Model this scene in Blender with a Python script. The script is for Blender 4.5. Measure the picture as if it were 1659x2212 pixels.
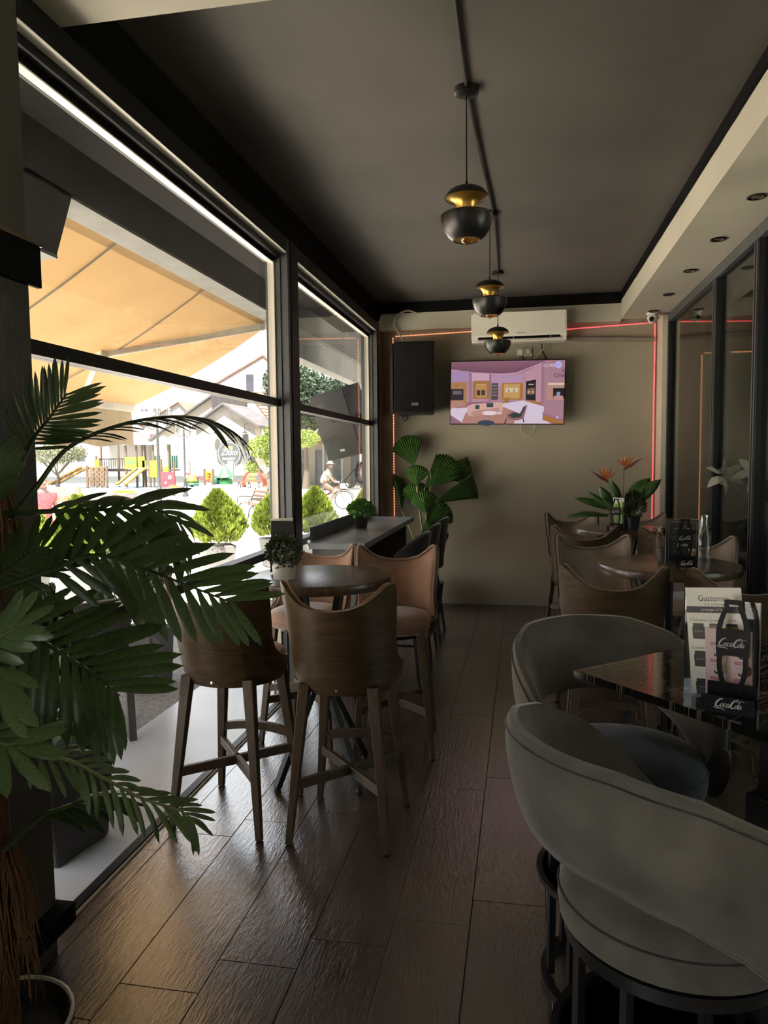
import bpy, math, random
from mathutils import Vector, Matrix, Euler
random.seed(7)
S = bpy.context.scene
for o in list(bpy.data.objects): bpy.data.objects.remove(o)
COL = S.collection
PI = math.pi
# ---------------------------------------------------------------- camera
cam = bpy.data.cameras.new('camera'); cob = bpy.data.objects.new('camera', cam); COL.objects.link(cob)
cam.sensor_fit = 'HORIZONTAL'; cam.sensor_width = 36.0; cam.lens = 36.0*1600/1659; cam.clip_start = .05; cam.clip_end = 400
YAW, PITCH, ROLL = .1845, .0715, .0106
fw = Vector((-math.sin(YAW)*math.cos(PITCH), math.cos(YAW)*math.cos(PITCH), -math.sin(PITCH)))
ri = Vector((math.cos(YAW), math.sin(YAW), 0)); dn = fw.cross(ri)
r2 = ri*math.cos(ROLL)+dn*math.sin(ROLL); d2 = -ri*math.sin(ROLL)+dn*math.cos(ROLL)
cob.matrix_world = Matrix(((r2.x, -d2.x, -fw.x, 0), (r2.y, -d2.y, -fw.y, 0), (r2.z, -d2.z, -fw.z, 1.53), (0, 0, 0, 1)))
S.camera = cob
# ---------------------------------------------------------------- world, sun, exposure
w = bpy.data.worlds.new('sky'); S.world = w; w.use_nodes = True
bg = w.node_tree.nodes['Background']; bg.inputs[0].default_value = (.90, .95, 1.0, 1); bg.inputs[1].default_value = 2.0
sun = bpy.data.lights.new('sun', 'SUN'); sun.energy = 21.0; sun.angle = .01; sun.color = (1, .95, .86)
so = bpy.data.objects.new('sun', sun); COL.objects.link(so)
so.rotation_euler = (-Vector((.05, -.45, .89))).to_track_quat('-Z', 'Y').to_euler()
S.view_settings.view_transform = 'Standard'; S.view_settings.look = 'None'; S.view_settings.gamma = 1; S.view_settings.use_curve_mapping = False
S.view_settings.exposure = 1.12
S.cycles.use_denoising = True; S.cycles.adaptive_threshold = .03
S.cycles.max_bounces = 6; S.cycles.diffuse_bounces = 3; S.cycles.glossy_bounces = 3; S.cycles.transparent_max_bounces = 16
S.cycles.sample_clamp_indirect = 20.0; S.cycles.caustics_reflective = False; S.cycles.caustics_refractive = False
# ---------------------------------------------------------------- materials
M = {}
def nt(name):
    m = bpy.data.materials.new(name); m.use_nodes = True
    t = m.node_tree; return m, t, t.nodes, t.links, t.nodes['Principled BSDF']
def coords(N, L, scale, kind='Object'):
    tc = N.new('ShaderNodeTexCoord'); mp = N.new('ShaderNodeMapping')
    mp.inputs['Scale'].default_value = scale if hasattr(scale, '__len__') else (scale,)*3
    L.new(tc.outputs[kind], mp.inputs[0]); return mp.outputs[0]
def noise(N, L, vec, scale=1, detail=4, rough=.55, dist=0):
    n = N.new('ShaderNodeTexNoise'); n.inputs['Scale'].default_value = scale; n.inputs['Detail'].default_value = detail
    n.inputs['Roughness'].default_value = rough; n.inputs['Distortion'].default_value = dist
    L.new(vec, n.inputs['Vector']); return n.outputs[0]
def ramp(N, L, fac, stops):
    r = N.new('ShaderNodeValToRGB'); e = r.color_ramp.elements
    while len(e) < len(stops): e.new(.5)
    for k, (p, c) in enumerate(stops): e[k].position = p; e[k].color = (*c, 1) if len(c) == 3 else c
    L.new(fac, r.inputs[0]); return r.outputs[0]
def bumpn(N, L, B, h, strength, dist):
    b = N.new('ShaderNodeBump'); b.inputs['Strength'].default_value = strength; b.inputs['Distance'].default_value = dist
    L.new(h, b.inputs['Height']); L.new(b.outputs[0], B.inputs['Normal'])
def pm(name, col, rough=.6, metal=0, var=.12, vs=6, bump=0, bs=60, spec=.5, scale=1, emit=None, es=1, sheen=0, trans=0):
    m, t, N, L, B = nt(name); B.inputs['Roughness'].default_value = rough; B.inputs['Metallic'].default_value = metal
    B.inputs['Specular IOR Level'].default_value = spec
    v = coords(N, L, scale)
    lo = tuple(max(0, c*(1-var)) for c in col); hi = tuple(min(1, c*(1+var)) for c in col)
    L.new(ramp(N, L, noise(N, L, v, vs, 2), [(.3, lo), (.7, hi)]), B.inputs['Base Color'])
    if bump: bumpn(N, L, B, noise(N, L, v, bs, 2), bump, .004)
    if sheen: B.inputs['Sheen Weight'].default_value = sheen; B.inputs['Sheen Roughness'].default_value = .4
    if emit: B.inputs['Emission Color'].default_value = (*emit, 1); B.inputs['Emission Strength'].default_value = es
    if trans:
        tl = N.new('ShaderNodeBsdfTranslucent'); tl.inputs[0].default_value = (*col, 1); mx = N.new('ShaderNodeMixShader'); mx.inputs[0].default_value = trans
        L.new(B.outputs[0], mx.inputs[1]); L.new(tl.outputs[0], mx.inputs[2]); L.new(mx.outputs[0], N['Material Output'].inputs[0])
    M[name] = m; return m
def wood(name, a, b, rough=.4, st=(3, 3, 40), spec=.4, bump=.15, dist=1.2):
    m, t, N, L, B = nt(name); B.inputs['Roughness'].default_value = rough; B.inputs['Specular IOR Level'].default_value = spec
    v = coords(N, L, st); n = noise(N, L, v, 1.5, 3, .6, dist)
    L.new(ramp(N, L, n, [(.3, a), (.7, b)]), B.inputs['Base Color']); bumpn(N, L, B, n, bump, .003)
    M[name] = m; return m
def glass(name, tint=(1, 1, 1), base=.04, rough=0, dust=0):
    m, t, N, L, B = nt(name); N.remove(B)
    g = N.new('ShaderNodeNewGeometry'); d = N.new('ShaderNodeVectorMath'); d.operation = 'DOT_PRODUCT'
    L.new(g.outputs['Normal'], d.inputs[0]); L.new(g.outputs['Incoming'], d.inputs[1])
    def mth(op, *a):
        q = N.new('ShaderNodeMath'); q.operation = op
        for k, x in enumerate(a):
            if isinstance(x, (int, float)): q.inputs[k].default_value = x
            else: L.new(x, q.inputs[k])
        return q.outputs[0]
    f = mth('ADD', base, mth('MULTIPLY', 1-base, mth('POWER', mth('SUBTRACT', 1, mth('ABSOLUTE', d.outputs['Value'])), 5)))
    tr = N.new('ShaderNodeBsdfTransparent'); tr.inputs[0].default_value = (*tint, 1)
    gl = N.new('ShaderNodeBsdfGlossy'); gl.inputs['Roughness'].default_value = rough
    mx = N.new('ShaderNodeMixShader'); L.new(f, mx.inputs[0]); L.new(tr.outputs[0], mx.inputs[1]); L.new(gl.outputs[0], mx.inputs[2])
    out = mx.outputs[0]
    if dust:
        df = N.new('ShaderNodeBsdfTranslucent'); df.inputs[0].default_value = (.9, .9, .88, 1)
        nz = noise(N, L, coords(N, L, 1), 90, 2); n2 = noise(N, L, coords(N, L, 1), 2.2, 5)
        sp = ramp(N, L, nz, [(.70, (0, 0, 0)), (.76, (1, 1, 1))])
        k = mth('ADD', mth('MULTIPLY', sp, dust*2.2), mth('MULTIPLY', n2, dust))
        m2 = N.new('ShaderNodeMixShader'); L.new(k, m2.inputs[0]); L.new(out, m2.inputs[1]); L.new(df.outputs[0], m2.inputs[2]); out = m2.outputs[0]
    L.new(out, N['Material Output'].inputs[0]); M[name] = m; return m
def vcol(name, rough=.5, emit=0, spec=.4):
    m, t, N, L, B = nt(name); a = N.new('ShaderNodeAttribute'); a.attribute_name = 'Col'
    n = noise(N, L, coords(N, L, 1), 300, 2); mx = N.new('ShaderNodeMix'); mx.data_type = 'RGBA'; mx.blend_type = 'MULTIPLY'; mx.inputs[0].default_value = .06
    L.new(a.outputs['Color'], mx.inputs[6]); L.new(n, mx.inputs[7]); c = mx.outputs[2]
    L.new(c, B.inputs['Base Color']); B.inputs['Roughness'].default_value = rough; B.inputs['Specular IOR Level'].default_value = spec
    if emit: B.inputs['Base Color'].default_value = (.01, .01, .01, 1); t.links.remove(B.inputs['Base Color'].links[0]); L.new(c, B.inputs['Emission Color']); B.inputs['Emission Strength'].default_value = emit
    M[name] = m; return m
def emis(name, col, s): return pm(name, col, .5, var=.02, emit=col, es=s)
# ---------------------------------------------------------------- mesh helpers
class B:
    def __init__(s): s.v = []; s.f = []; s.c = []
    def add(s, vs, fs, col=None):
        k = len(s.v); s.v += [tuple(p) for p in vs]; s.f += [tuple(i+k for i in f) for f in fs]; s.c += [col]*len(fs); return s
    def box(s, x0, x1, y0, y1, z0, z1):
        return s.add([(x, y, z) for z in (z0, z1) for y in (y0, y1) for x in (x0, x1)], [(0, 2, 3, 1), (4, 5, 7, 6), (0, 1, 5, 4), (2, 6, 7, 3), (0, 4, 6, 2), (1, 3, 7, 5)])
    def obox(s, c, size, rot=(0, 0, 0)):
        R = Euler(rot).to_matrix(); c = Vector(c); hx, hy, hz = (q/2 for q in size)
        return s.add([c+R@Vector((x, y, z)) for z in (-hz, hz) for y in (-hy, hy) for x in (-hx, hx)], [(0, 2, 3, 1), (4, 5, 7, 6), (0, 1, 5, 4), (2, 6, 7, 3), (0, 4, 6, 2), (1, 3, 7, 5)])
    def bar(s, p, q, a, b=None, a2=None, b2=None, up=(0, 0, 1)):      # square bar from p to q, width a (across up), depth b
        p, q = Vector(p), Vector(q); t = (q-p).normalized(); u = Vector(up)
        if abs(t.dot(u)) > .95: u = Vector((0, 1, 0))
        x = t.cross(u).normalized(); y = x.cross(t); b = b or a; a2 = a2 or a; b2 = b2 or b
        vs = [p+x*i*a/2+y*j*b/2 for i, j in ((-1, -1), (1, -1), (1, 1), (-1, 1))]+[q+x*i*a2/2+y*j*b2/2 for i, j in ((-1, -1), (1, -1), (1, 1), (-1, 1))]
        return s.add(vs, [(3, 2, 1, 0), (4, 5, 6, 7), (0, 1, 5, 4), (1, 2, 6, 5), (2, 3, 7, 6), (3, 0, 4, 7)])
    def tube(s, pts, r, n=8, caps=True, closed=False):
        pts = [Vector(p) for p in pts]; N = len(pts); rs = r if hasattr(r, '__len__') else [r]*N
        u = None; rings = []
        for i, p in enumerate(pts):
            t = (pts[(i+1) % N]-pts[i-1]) if closed else (pts[min(i+1, N-1)]-pts[max(i-1, 0)])
            t.normalize()
            if u is None: u = t.orthogonal().normalized()
            u = (u-t*u.dot(t)).normalized(); w_ = t.cross(u)
            rings.append([p+(u*math.cos(2*PI*k/n)+w_*math.sin(2*PI*k/n))*rs[i] for k in range(n)])
        vs = [v for rg in rings for v in rg]; fs = []
        for i in range(N if closed else N-1):
            j = (i+1) % N
            for k in range(n): fs.append((i*n+k, i*n+(k+1) % n, j*n+(k+1) % n, j*n+k))
        if caps and not closed: fs += [tuple(range(n-1, -1, -1)), tuple((N-1)*n+k for k in range(n))]
        return s.add(vs, fs)
    def cyl(s, p, q, r, r2=None, n=16): return s.tube([p, q], [r, r if r2 is None else r2], n)
    def lathe(s, prof, n=24, c=(0, 0, 0), sx=1, sy=1):
        vs = []; fs = []; m = len(prof)
        for k in range(n):
            a = 2*PI*k/n
            for r, z in prof: vs.append((c[0]+r*math.cos(a)*sx, c[1]+r*math.sin(a)*sy, c[2]+z))
        for k in range(n):
            j = (k+1) % n
            for i in range(m-1): fs.append((k*m+i, j*m+i, j*m+i+1, k*m+i+1))
        if prof[0][0] > 1e-6: fs.append(tuple(k*m for k in range(n-1, -1, -1)))
        if prof[-1][0] > 1e-6: fs.append(tuple(k*m+m-1 for k in range(n)))
        return s.add(vs, fs)
    def grid(s, fn, nu, nv, flip=False):
        k = [fn(i/nu, j/nv) for i in range(nu+1) for j in range(nv+1)]
        fs = [(i*(nv+1)+j, (i+1)*(nv+1)+j, (i+1)*(nv+1)+j+1, i*(nv+1)+j+1) for i in range(nu) for j in range(nv)]
        return s.add(k, [f[::-1] for f in fs] if flip else fs)
    def prism(s, poly, d0, d1, ax=1):                                  # 2-D outline pushed along axis ax
        def P(a, b, d): return ((d, a, b), (a, d, b), (a, b, d))[ax]
        n = len(poly); vs = [P(a, b, d0) for a, b in poly]+[P(a, b, d1) for a, b in poly]
        return s.add(vs, [tuple(range(n)), tuple(range(2*n-1, n-1, -1))]+[(i, i+n, (i+1) % n+n, (i+1) % n) for i in range(n)])
    def shell(s, fo, fi, nu, nv):                                      # closed thick sheet between two surfaces
        o = [fo(i/nu, j/nv) for i in range(nu+1) for j in range(nv+1)]; q = [fi(i/nu, j/nv) for i in range(nu+1) for j in range(nv+1)]
        n = len(o); W_ = nv+1; fs = []
        for i in range(nu):
            for j in range(nv):
                a = (i*W_+j, (i+1)*W_+j, (i+1)*W_+j+1, i*W_+j+1); fs.append(a); fs.append(tuple(x+n for x in a[::-1]))
        for i in range(nu):
            for j in (0, nv):
                a = (i*W_+j, (i+1)*W_+j); fs.append((a[0], a[0]+n, a[1]+n, a[1]) if j == 0 else (a[1], a[1]+n, a[0]+n, a[0]))
        for j in range(nv):
            for i in (0, nu):
                a = (i*W_+j, i*W_+j+1); fs.append((a[1], a[1]+n, a[0]+n, a[0]) if i == 0 else (a[0], a[0]+n, a[1]+n, a[1]))
        return s.add(o+q, fs)
    def mesh(s, name, mat, smooth=True):
        m = bpy.data.meshes.new(name); m.from_pydata(s.v, [], s.f); m.update()
        if any(c is not None for c in s.c):
            at = m.color_attributes.new('Col', 'FLOAT_COLOR', 'CORNER')
            for p in m.polygons:
                c = s.c[p.index] or (1, 1, 1)
                for li in p.loop_indices: at.data[li].color = (*c, 1)
        m.materials.append(M[mat])
        if smooth: m.shade_smooth()
        return m
    def o(s, name, mat, parent=None, loc=(0, 0, 0), rot=(0, 0, 0), smooth=True, bevel=0, sub=0, label=None, kind=None, recalc=False):
        m = s.mesh(name, mat, smooth)
        if recalc:
            import bmesh
            bm = bmesh.new(); bm.from_mesh(m); bmesh.ops.recalc_face_normals(bm, faces=bm.faces); bm.to_mesh(m); bm.free()
        if smooth: m.set_sharp_from_angle(angle=.7)
        ob = bpy.data.objects.new(name, m); COL.objects.link(ob); ob.location = loc; ob.rotation_euler = rot
        if parent: ob.parent = parent
        if bevel: b = ob.modifiers.new('bevel', 'BEVEL'); b.width = bevel; b.segments = 2; b.limit_method = 'ANGLE'; b.angle_limit = .6
        if sub: q = ob.modifiers.new('sub', 'SUBSURF'); q.levels = sub; q.render_levels = sub
        if label: ob['label'] = label
        if kind: ob['kind'] = kind
        return ob
def tag(o, label, cat, group=None):
    o['label'] = label; o['category'] = cat
    if group: o['group'] = group
    return o
def thing(name, label, cat, loc=(0, 0, 0), rz=0, group=None):
    e = bpy.data.objects.new(name, None); COL.objects.link(e); e.location = loc; e.rotation_euler = (0, 0, rz); e.empty_display_size = .05
    return tag(e, label, cat, group)
def dup(root, loc, rz, label=None, group=None, skip=()):
    r = root.copy(); COL.objects.link(r); r.location = loc; r.rotation_euler = (0, 0, rz)
    if label: r['label'] = label
    if group: r['group'] = group
    for ch in list(root.children):
        if ch.name.split('.')[0] in skip: continue
        c = ch.copy(); COL.objects.link(c); c.parent = r
        for g in ch.children: d = g.copy(); COL.objects.link(d); d.parent = c
    return r
def struct(b, name, mat, parent=None, **k):
    o = b.o(name, mat, parent, **k)
    if not parent: o['kind'] = 'structure'
    return o
def cat_rom(pts, n=6):
    P = [Vector(p) for p in pts]; P = [P[0]*2-P[1]]+P+[P[-1]*2-P[-2]]; out = []
    for i in range(1, len(P)-2):
        for k in range(n):
            t = k/n; a, b, c, d = P[i-1:i+3]
            out.append(.5*((2*b)+(c-a)*t+(2*a-5*b+4*c-d)*t*t+(3*b-a-3*c+d)*t**3))
    return out+[P[-2]]
def text_b(b, s, size, u0, v0, depth, col, align='LEFT', shear=0, sx=1):   # lettering as flat faces in the (u, v) plane
    c = bpy.data.curves.new('lettering', 'FONT'); c.body = s; c.size = size; c.align_x = align; c.shear = shear; c.resolution_u = 3
    o = bpy.data.objects.new('lettering', c); m = bpy.data.meshes.new_from_object(o)
    b.add([(u0+v.co.x*sx, depth, v0+v.co.y) for v in m.vertices], [tuple(p.vertices) for p in m.polygons], col)
    bpy.data.objects.remove(o); bpy.data.curves.remove(c); bpy.data.meshes.remove(m)
def quad(b, u0, u1, v0, v1, d, col): b.add([(u0, d, v0), (u1, d, v0), (u1, d, v1), (u0, d, v1)], [(0, 1, 2, 3)], col)
def pol(b, pts, d, col): b.add([(u, d, v) for u, v in pts], [tuple(range(len(pts)))], col)
def ell(b, u, v, a, c, d, col, n=20): pol(b, [(u+a*math.cos(2*PI*k/n), v+c*math.sin(2*PI*k/n)) for k in range(n)], d, col)
def stroke(b, pts, wd, d, col, n=6):                                        # brush stroke of varying width: pts (u, v[, w])
    P = cat_rom([(p[0], p[1], p[2] if len(p) > 2 else 1) for p in pts], n); L_ = []; R_ = []
    for i, p in enumerate(P):
        t = P[min(i+1, len(P)-1)]-P[max(i-1, 0)]; t = Vector((t.x, t.y)); t.normalize(); nn = Vector((-t.y, t.x))*wd*p.z*.5
        L_.append((p.x+nn.x, d, p.y+nn.y)); R_.append((p.x-nn.x, d, p.y-nn.y))
    k = len(P); b.add(R_+L_, [(i, i+1, k+i+1, k+i) for i in range(k-1)], col)
def coke(b, u0, v0, w, d, col):                                             # the flowing script, width w, baseline v0
    s = w/10.6
    def st(pts, wd=.42): stroke(b, [(u0+(x+.28*y)*s, v0+y*s, *r) for x, y, *r in pts], wd*s, d, col)
    st([(2.6, 2.9, .5), (2.2, 3.3, .8), (1.4, 3.0, 1.2), (.7, 1.8, 1.5), (.55, .7, 1.5), (1.1, .0, 1.2), (1.9, .25, .8), (2.4, .8, .4)])
    st([(.55, .35, .4), (.2, -.35, .7), (1.2, -.7, .9), (2.6, -.55, 1.0), (4.0, -.9, .8), (4.6, -1.3, .3)], .34)
    st([(2.9, 1.5, .6), (2.45, 1.1, 1.1), (2.4, .4, 1.2), (2.8, .05, .9), (3.2, .5, .8), (3.2, 1.2, .9), (2.9, 1.55, .6)], .3)
    st([(4.4, 1.4, .6), (3.9, 1.5, .9), (3.6, .8, 1.2), (3.75, .1, 1.1), (4.3, .3, .6)], .3)
    st([(5.5, 1.4, .6), (5.0, 1.5, .9), (4.65, .8, 1.1), (4.7, .1, 1.0), (5.15, .3, .7), (5.5, 1.1, .6), (5.5, .3, 1.1), (5.8, .05, .7)], .3)
    st([(5.75, 1.25, 1), (6.15, 1.3, 1)], .26)
    st([(7.9, 2.6, .5), (7.6, 3.2, .8), (6.9, 3.1, 1.2), (6.25, 1.9, 1.6), (6.15, .7, 1.6), (6.7, .0, 1.2), (7.5, .3, .8), (7.9, .9, .4)])
    st([(6.9, 3.1, .5), (7.8, 3.75, .7), (8.3, 3.3, .9), (8.5, 2.9, .6), (9.4, 3.3, .6), (10.4, 3.1, .4)], .3)
    st([(8.2, 1.5, .6), (7.75, 1.1, 1.1), (7.7, .4, 1.2), (8.1, .05, .9), (8.45, .5, .8), (8.45, 1.2, .9), (8.2, 1.55, .6)], .3)
    st([(8.85, 2.9, .6), (8.75, 1.5, 1.1), (8.75, .4, 1.2), (9.05, .05, .6)], .32)
    st([(9.95, 1.4, .6), (9.5, 1.5, .9), (9.15, .8, 1.1), (9.2, .1, 1.0), (9.6, .3, .7), (9.95, 1.1, .6), (9.95, .3, 1.1), (10.25, .05, .7)], .3)
# ---------------------------------------------------------------- material list
pm('wall', (.34, .305, .23), .75, var=.07, vs=1.3, bump=.12, bs=35)
pm('soffit', (.50, .465, .375), .7, var=.05, vs=2, bump=.08, bs=30)
pm('ceiling', (.094, .086, .075), .62, var=.16, vs=1.4, bump=.35, bs=9)
pm('black_paint', (.007, .007, .007), .75, var=.3, bump=.1, spec=.06)
pm('lit_underside', (.88, .84, .74), .4, var=.03)  # cream tone carries the light caught under the window head
pm('pier', (.060, .055, .045), .8, var=.2, vs=4, bump=.25, bs=40)
pm('stone', (.050, .047, .042), .7, var=.5, vs=7, bump=1, bs=14, scale=(1, 3, 1))
pm('alu', (.075, .08, .083), .42, .25, var=.06, vs=3)
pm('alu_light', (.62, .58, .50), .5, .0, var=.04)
pm('dark_alu', (.013, .014, .015), .45, .2, var=.1, spec=.25)
pm('rubber', (.01, .01, .01), .7)
pm('white_panel', (.62, .58, .46), .45, var=.03)
glass('window_glass'); glass('partition_glass', (.72, .76, .72), .06); glass('clear_plastic', (.95, .96, .96), .05)
glass('bulb_glass', (.95, .75, .45), .10); glass('vase_glass', (.93, .95, .95), .07)
# plank: wood-look stoneware, tone differs per board
m, t, N, L, Bs = nt('plank'); oi = N.new('ShaderNodeObjectInfo'); mp = coords(N, L, (15, 2.6, 15))
ad = N.new('ShaderNodeVectorMath'); cb = N.new('ShaderNodeCombineXYZ'); sc_ = N.new('ShaderNodeMath'); sc_.operation = 'MULTIPLY'; sc_.inputs[1].default_value = 40
L.new(oi.outputs['Random'], sc_.inputs[0]); L.new(sc_.outputs[0], cb.inputs[0]); L.new(sc_.outputs[0], cb.inputs[1]); L.new(mp, ad.inputs[0]); L.new(cb.outputs[0], ad.inputs[1])
n1 = noise(N, L, ad.outputs[0], 1.3, 4, .62, 1.4); n2 = noise(N, L, ad.outputs[0], 6, 2, .7, .3)
c1 = ramp(N, L, n1, [(.28, (.032, .0195, .013)), (.5, (.072, .045, .030)), (.75, (.115, .076, .053))])
mx = N.new('ShaderNodeMix'); mx.data_type = 'RGBA'; mx.blend_type = 'MULTIPLY'; mx.inputs[0].default_value = .55
c2 = ramp(N, L, oi.outputs['Random'], [(0, (.62, .62, .64)), (1, (1.15, 1.08, 1.0))]); L.new(c1, mx.inputs[6]); L.new(c2, mx.inputs[7]); L.new(mx.outputs[2], Bs.inputs['Base Color'])
hs = N.new('ShaderNodeMath'); hs.operation = 'ADD'; L.new(n1, hs.inputs[0]); L.new(n2, hs.inputs[1]); n3 = noise(N, L, ad.outputs[0], 15, 2, .6, .5); h3 = N.new('ShaderNodeMath'); h3.operation = 'MULTIPLY_ADD'; h3.inputs[1].default_value = .55; L.new(n3, h3.inputs[0]); L.new(hs.outputs[0], h3.inputs[2]); bumpn(N, L, Bs, h3.outputs[0], .30, .004)
Bs.inputs['Roughness'].default_value = .25; Bs.inputs['IOR'].default_value = 3.4; M['plank'] = m
pm('grout', (.06, .045, .036), .8)
wood('walnut', (.055, .034, .017), (.115, .076, .040), .38, (4, 4, 26), .4, .08)
wood('table_wood', (.050, .031, .019), (.120, .080, .052), .26, (30, 3, 6), .5, .18)
wood('leg_wood', (.055, .036, .020), (.10, .070, .042), .45, (30, 30, 3))
pm('velvet_rose', (.30, .185, .135), .85, var=.16, vs=9, sheen=.5, bump=.15, bs=160, spec=.15)
pm('velvet_taupe', (.27, .215, .175), .85, var=.16, vs=9, sheen=.5, bump=.15, bs=160, spec=.15)
pm('velvet_grey', (.115, .108, .092), .9, var=.3, vs=7, sheen=.55, bump=.2, bs=140, spec=.12)
pm('velvet_blue', (.07, .075, .085), .9, var=.3, vs=9, sheen=.4, bump=.2, bs=140, spec=.12)
pm('velvet_dark', (.045, .042, .042), .9, var=.2, sheen=.5, spec=.12)
pm('seat_vinyl', (.62, .57, .55), .35, var=.05)
pm('black_metal', (.014, .014, .015), .42, .3, var=.1)
pm('chrome', (.6, .6, .58), .18, 1, var=.03)
pm('counter_top', (.27, .285, .31), .30, var=.25, vs=4, bump=.06)
pm('counter_side', (.12, .125, .13), .55, var=.08)
m, t, N, L, Bs = nt('marble'); v = coords(N, L, (1.6, 8, 0)); a = noise(N, L, v, 1.5, 8, .6, 1.6)
L.new(ramp(N, L, a, [(.0, (.006, .006, .007)), (.488, (.008, .008, .008)), (.5, (.30, .26, .18)), (.507, (.008, .008, .008)), (.72, (.010, .009, .008)), (.75, (.22, .17, .09))]), Bs.inputs['Base Color'])
Bs.inputs['Roughness'].default_value = .07; M['marble'] = m
pm('gold', (.55, .33, .07), .32, .85, var=.06); pm('lamp_black', (.012, .012, .012), .34, .2, var=.1)
pm('ac_white', (.84, .82, .72), .2, var=.02); pm('plastic_white', (.6, .58, .52), .4); pm('plastic_black', (.010, .010, .011), .45, spec=.15); pm('grille', (.010, .010, .010), .8, var=.3, vs=300, bump=.5, bs=900, spec=.08)
pm('cable_white', (.55, .48, .36), .5); pm('pipe_wrap', (.24, .20, .165), .8, bump=.4, bs=30)
emis('led_red', (1, .035, .06), 1.5); emis('led_amber', (1, .40, .12), 1.0); emis('led_base', (.8, .35, .3), .12)
pm('leaf_palm', (.055, .105, .032), .28, var=.35, vs=20, trans=.34, spec=.5); pm('leaf_palm_light', (.12, .20, .075), .32, var=.3, vs=20, trans=.3, spec=.6)
pm('leaf_fan', (.062, .145, .032), .42, var=.2, vs=12, trans=.12); pm('leaf_small', (.07, .19, .03), .5, var=.4, vs=40, trans=.2); pm('leaf_dusk', (.055, .075, .03), .6, var=.5, vs=50)
pm('stem', (.17, .19, .07), .5); pm('trunk', (.09, .040, .022), .9, var=.5, vs=40, bump=.6, bs=80, scale=(4, 4, 1)); pm('fibre', (.17, .095, .045), .8, var=.4)
pm('flower_orange', (.50, .14, .03), .5, var=.3); pm('flower_bract', (.16, .045, .035), .5, var=.3); pm('petal_white', (.75, .73, .66), .5, trans=.3)
pm('ceramic', (.55, .53, .46), .35); pm('soil', (.02, .015, .01), .9)
vcol('print', .4); vcol('tv_picture', .3, .42); vcol('gloss_print', .15)
# outdoors
pm('concrete', (.088, .09, .09), .85, var=.12, vs=2, bump=.5, bs=12); pm('concrete_edge', (.26, .26, .25), .85, var=.1, bump=.6, bs=20)
pm('terrace', (.50, .52, .55), .30, var=.1, vs=2, bump=.05, spec=.5); pm('paver', (.17, .155, .14), .85, var=.35, vs=30, bump=.5, bs=60); pm('plaza', (.70, .645, .55), .85, var=.08, vs=.6, bump=.2)
pm('awning', (.42, .255, .105), .8, var=.06, vs=3, trans=.09, bump=.25, bs=7); pm('valance', (.34, .27, .17), .8, trans=.15); pm('seam', (.20, .17, .12), .8)
pm('arm_white', (.80, .76, .66), .4); pm('thuja', (.16, .21, .02), .7, var=.5, vs=14, trans=.35); pm('thuja_shaded', (.035, .07, .03), .7, var=.5, vs=14)  # dark copy of the thuja, terrace shade put into its colour
pm('pot_grey', (0.089, 0.089, 0.087), .7); pm('pot_dark', (.03, .032, .035), .6)
pm('tree_leaf', (.12, .17, .02), .6, var=.5, vs=3, trans=.4); pm('tree_far', (0.025, 0.042, 0.021), .7, var=.6, vs=1.6, trans=.3); pm('tree_dry', (0.064, 0.067, 0.030), .7, var=.5, vs=3, trans=.3); pm('bark', (0.067, 0.052, 0.040), .9)
pm('iron', (.018, .019, .02), .5, .3); pm('bench_wood', (0.124, 0.050, 0.030), .6); pm('play_wood', (0.067, 0.041, 0.023), .7); pm('lime', (0.129, 0.178, 0.007), .5, var=.04); pm('play_red', (0.178, 0.025, 0.035), .5); pm('play_orange', (0.211, 0.104, 0.013), .5)
pm('play_green', (0.013, 0.099, 0.062), .5); pm('roof_teal', (0.062, 0.153, 0.124), .5); pm('slide_steel', (0.178, 0.178, 0.178), .3, .3); pm('play_yellow', (0.211, 0.168, 0.013), .5); pm('bright_red', (0.211, 0.032, 0.013), .5); pm('bright_green', (0.030, 0.153, 0.040), .5)
pm('play_floor', (0.104, 0.144, 0.163), .85, var=.1, vs=.4); pm('facade', (0.178, 0.163, 0.136), .85, var=.04); pm('facade_white', (0.183, 0.181, 0.173), .85, var=.04); pm('eave', (0.050, 0.047, 0.047), .8); pm('tile', (0.139, 0.072, 0.050), .8, var=.25, vs=2)
m, t, N, L, Bs = nt('brick'); bt = N.new('ShaderNodeTexBrick'); L.new(coords(N, L, 1), bt.inputs[0]); bt.inputs['Color1'].default_value = (.16, .075, .055, 1); bt.inputs['Color2'].default_value = (.20, .12, .09, 1); bt.inputs['Mortar'].default_value = (.20, .17, .15, 1)
bt.inputs['Scale'].default_value = 1.6; Bs.inputs['Roughness'].default_value = .9; L.new(bt.outputs[0], Bs.inputs['Base Color']); M['brick'] = m
pm('sign_grey', (0.040, 0.045, 0.047), .6); pm('far_glass', (0.025, 0.028, 0.035), .2); pm('cladding', (0.074, 0.074, 0.074), .8, var=.3, vs=4)
pm('skin', (0.136, 0.074, 0.052), .6); pm('hair', (0.050, 0.047, 0.047), .8, var=.4, vs=60); pm('shirt', (0.173, 0.168, 0.153), .8); pm('shorts', (0.099, 0.074, 0.054), .8, var=.4, vs=30); pm('dress', (0.161, 0.020, 0.025), .8, var=.6, vs=25); pm('hat', (0.178, 0.171, 0.161), .8)
pm('rattan', (.03, .028, .027), .7, bump=.6, bs=120); pm('cushion_grey', (.10, .10, .12), .9)
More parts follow.
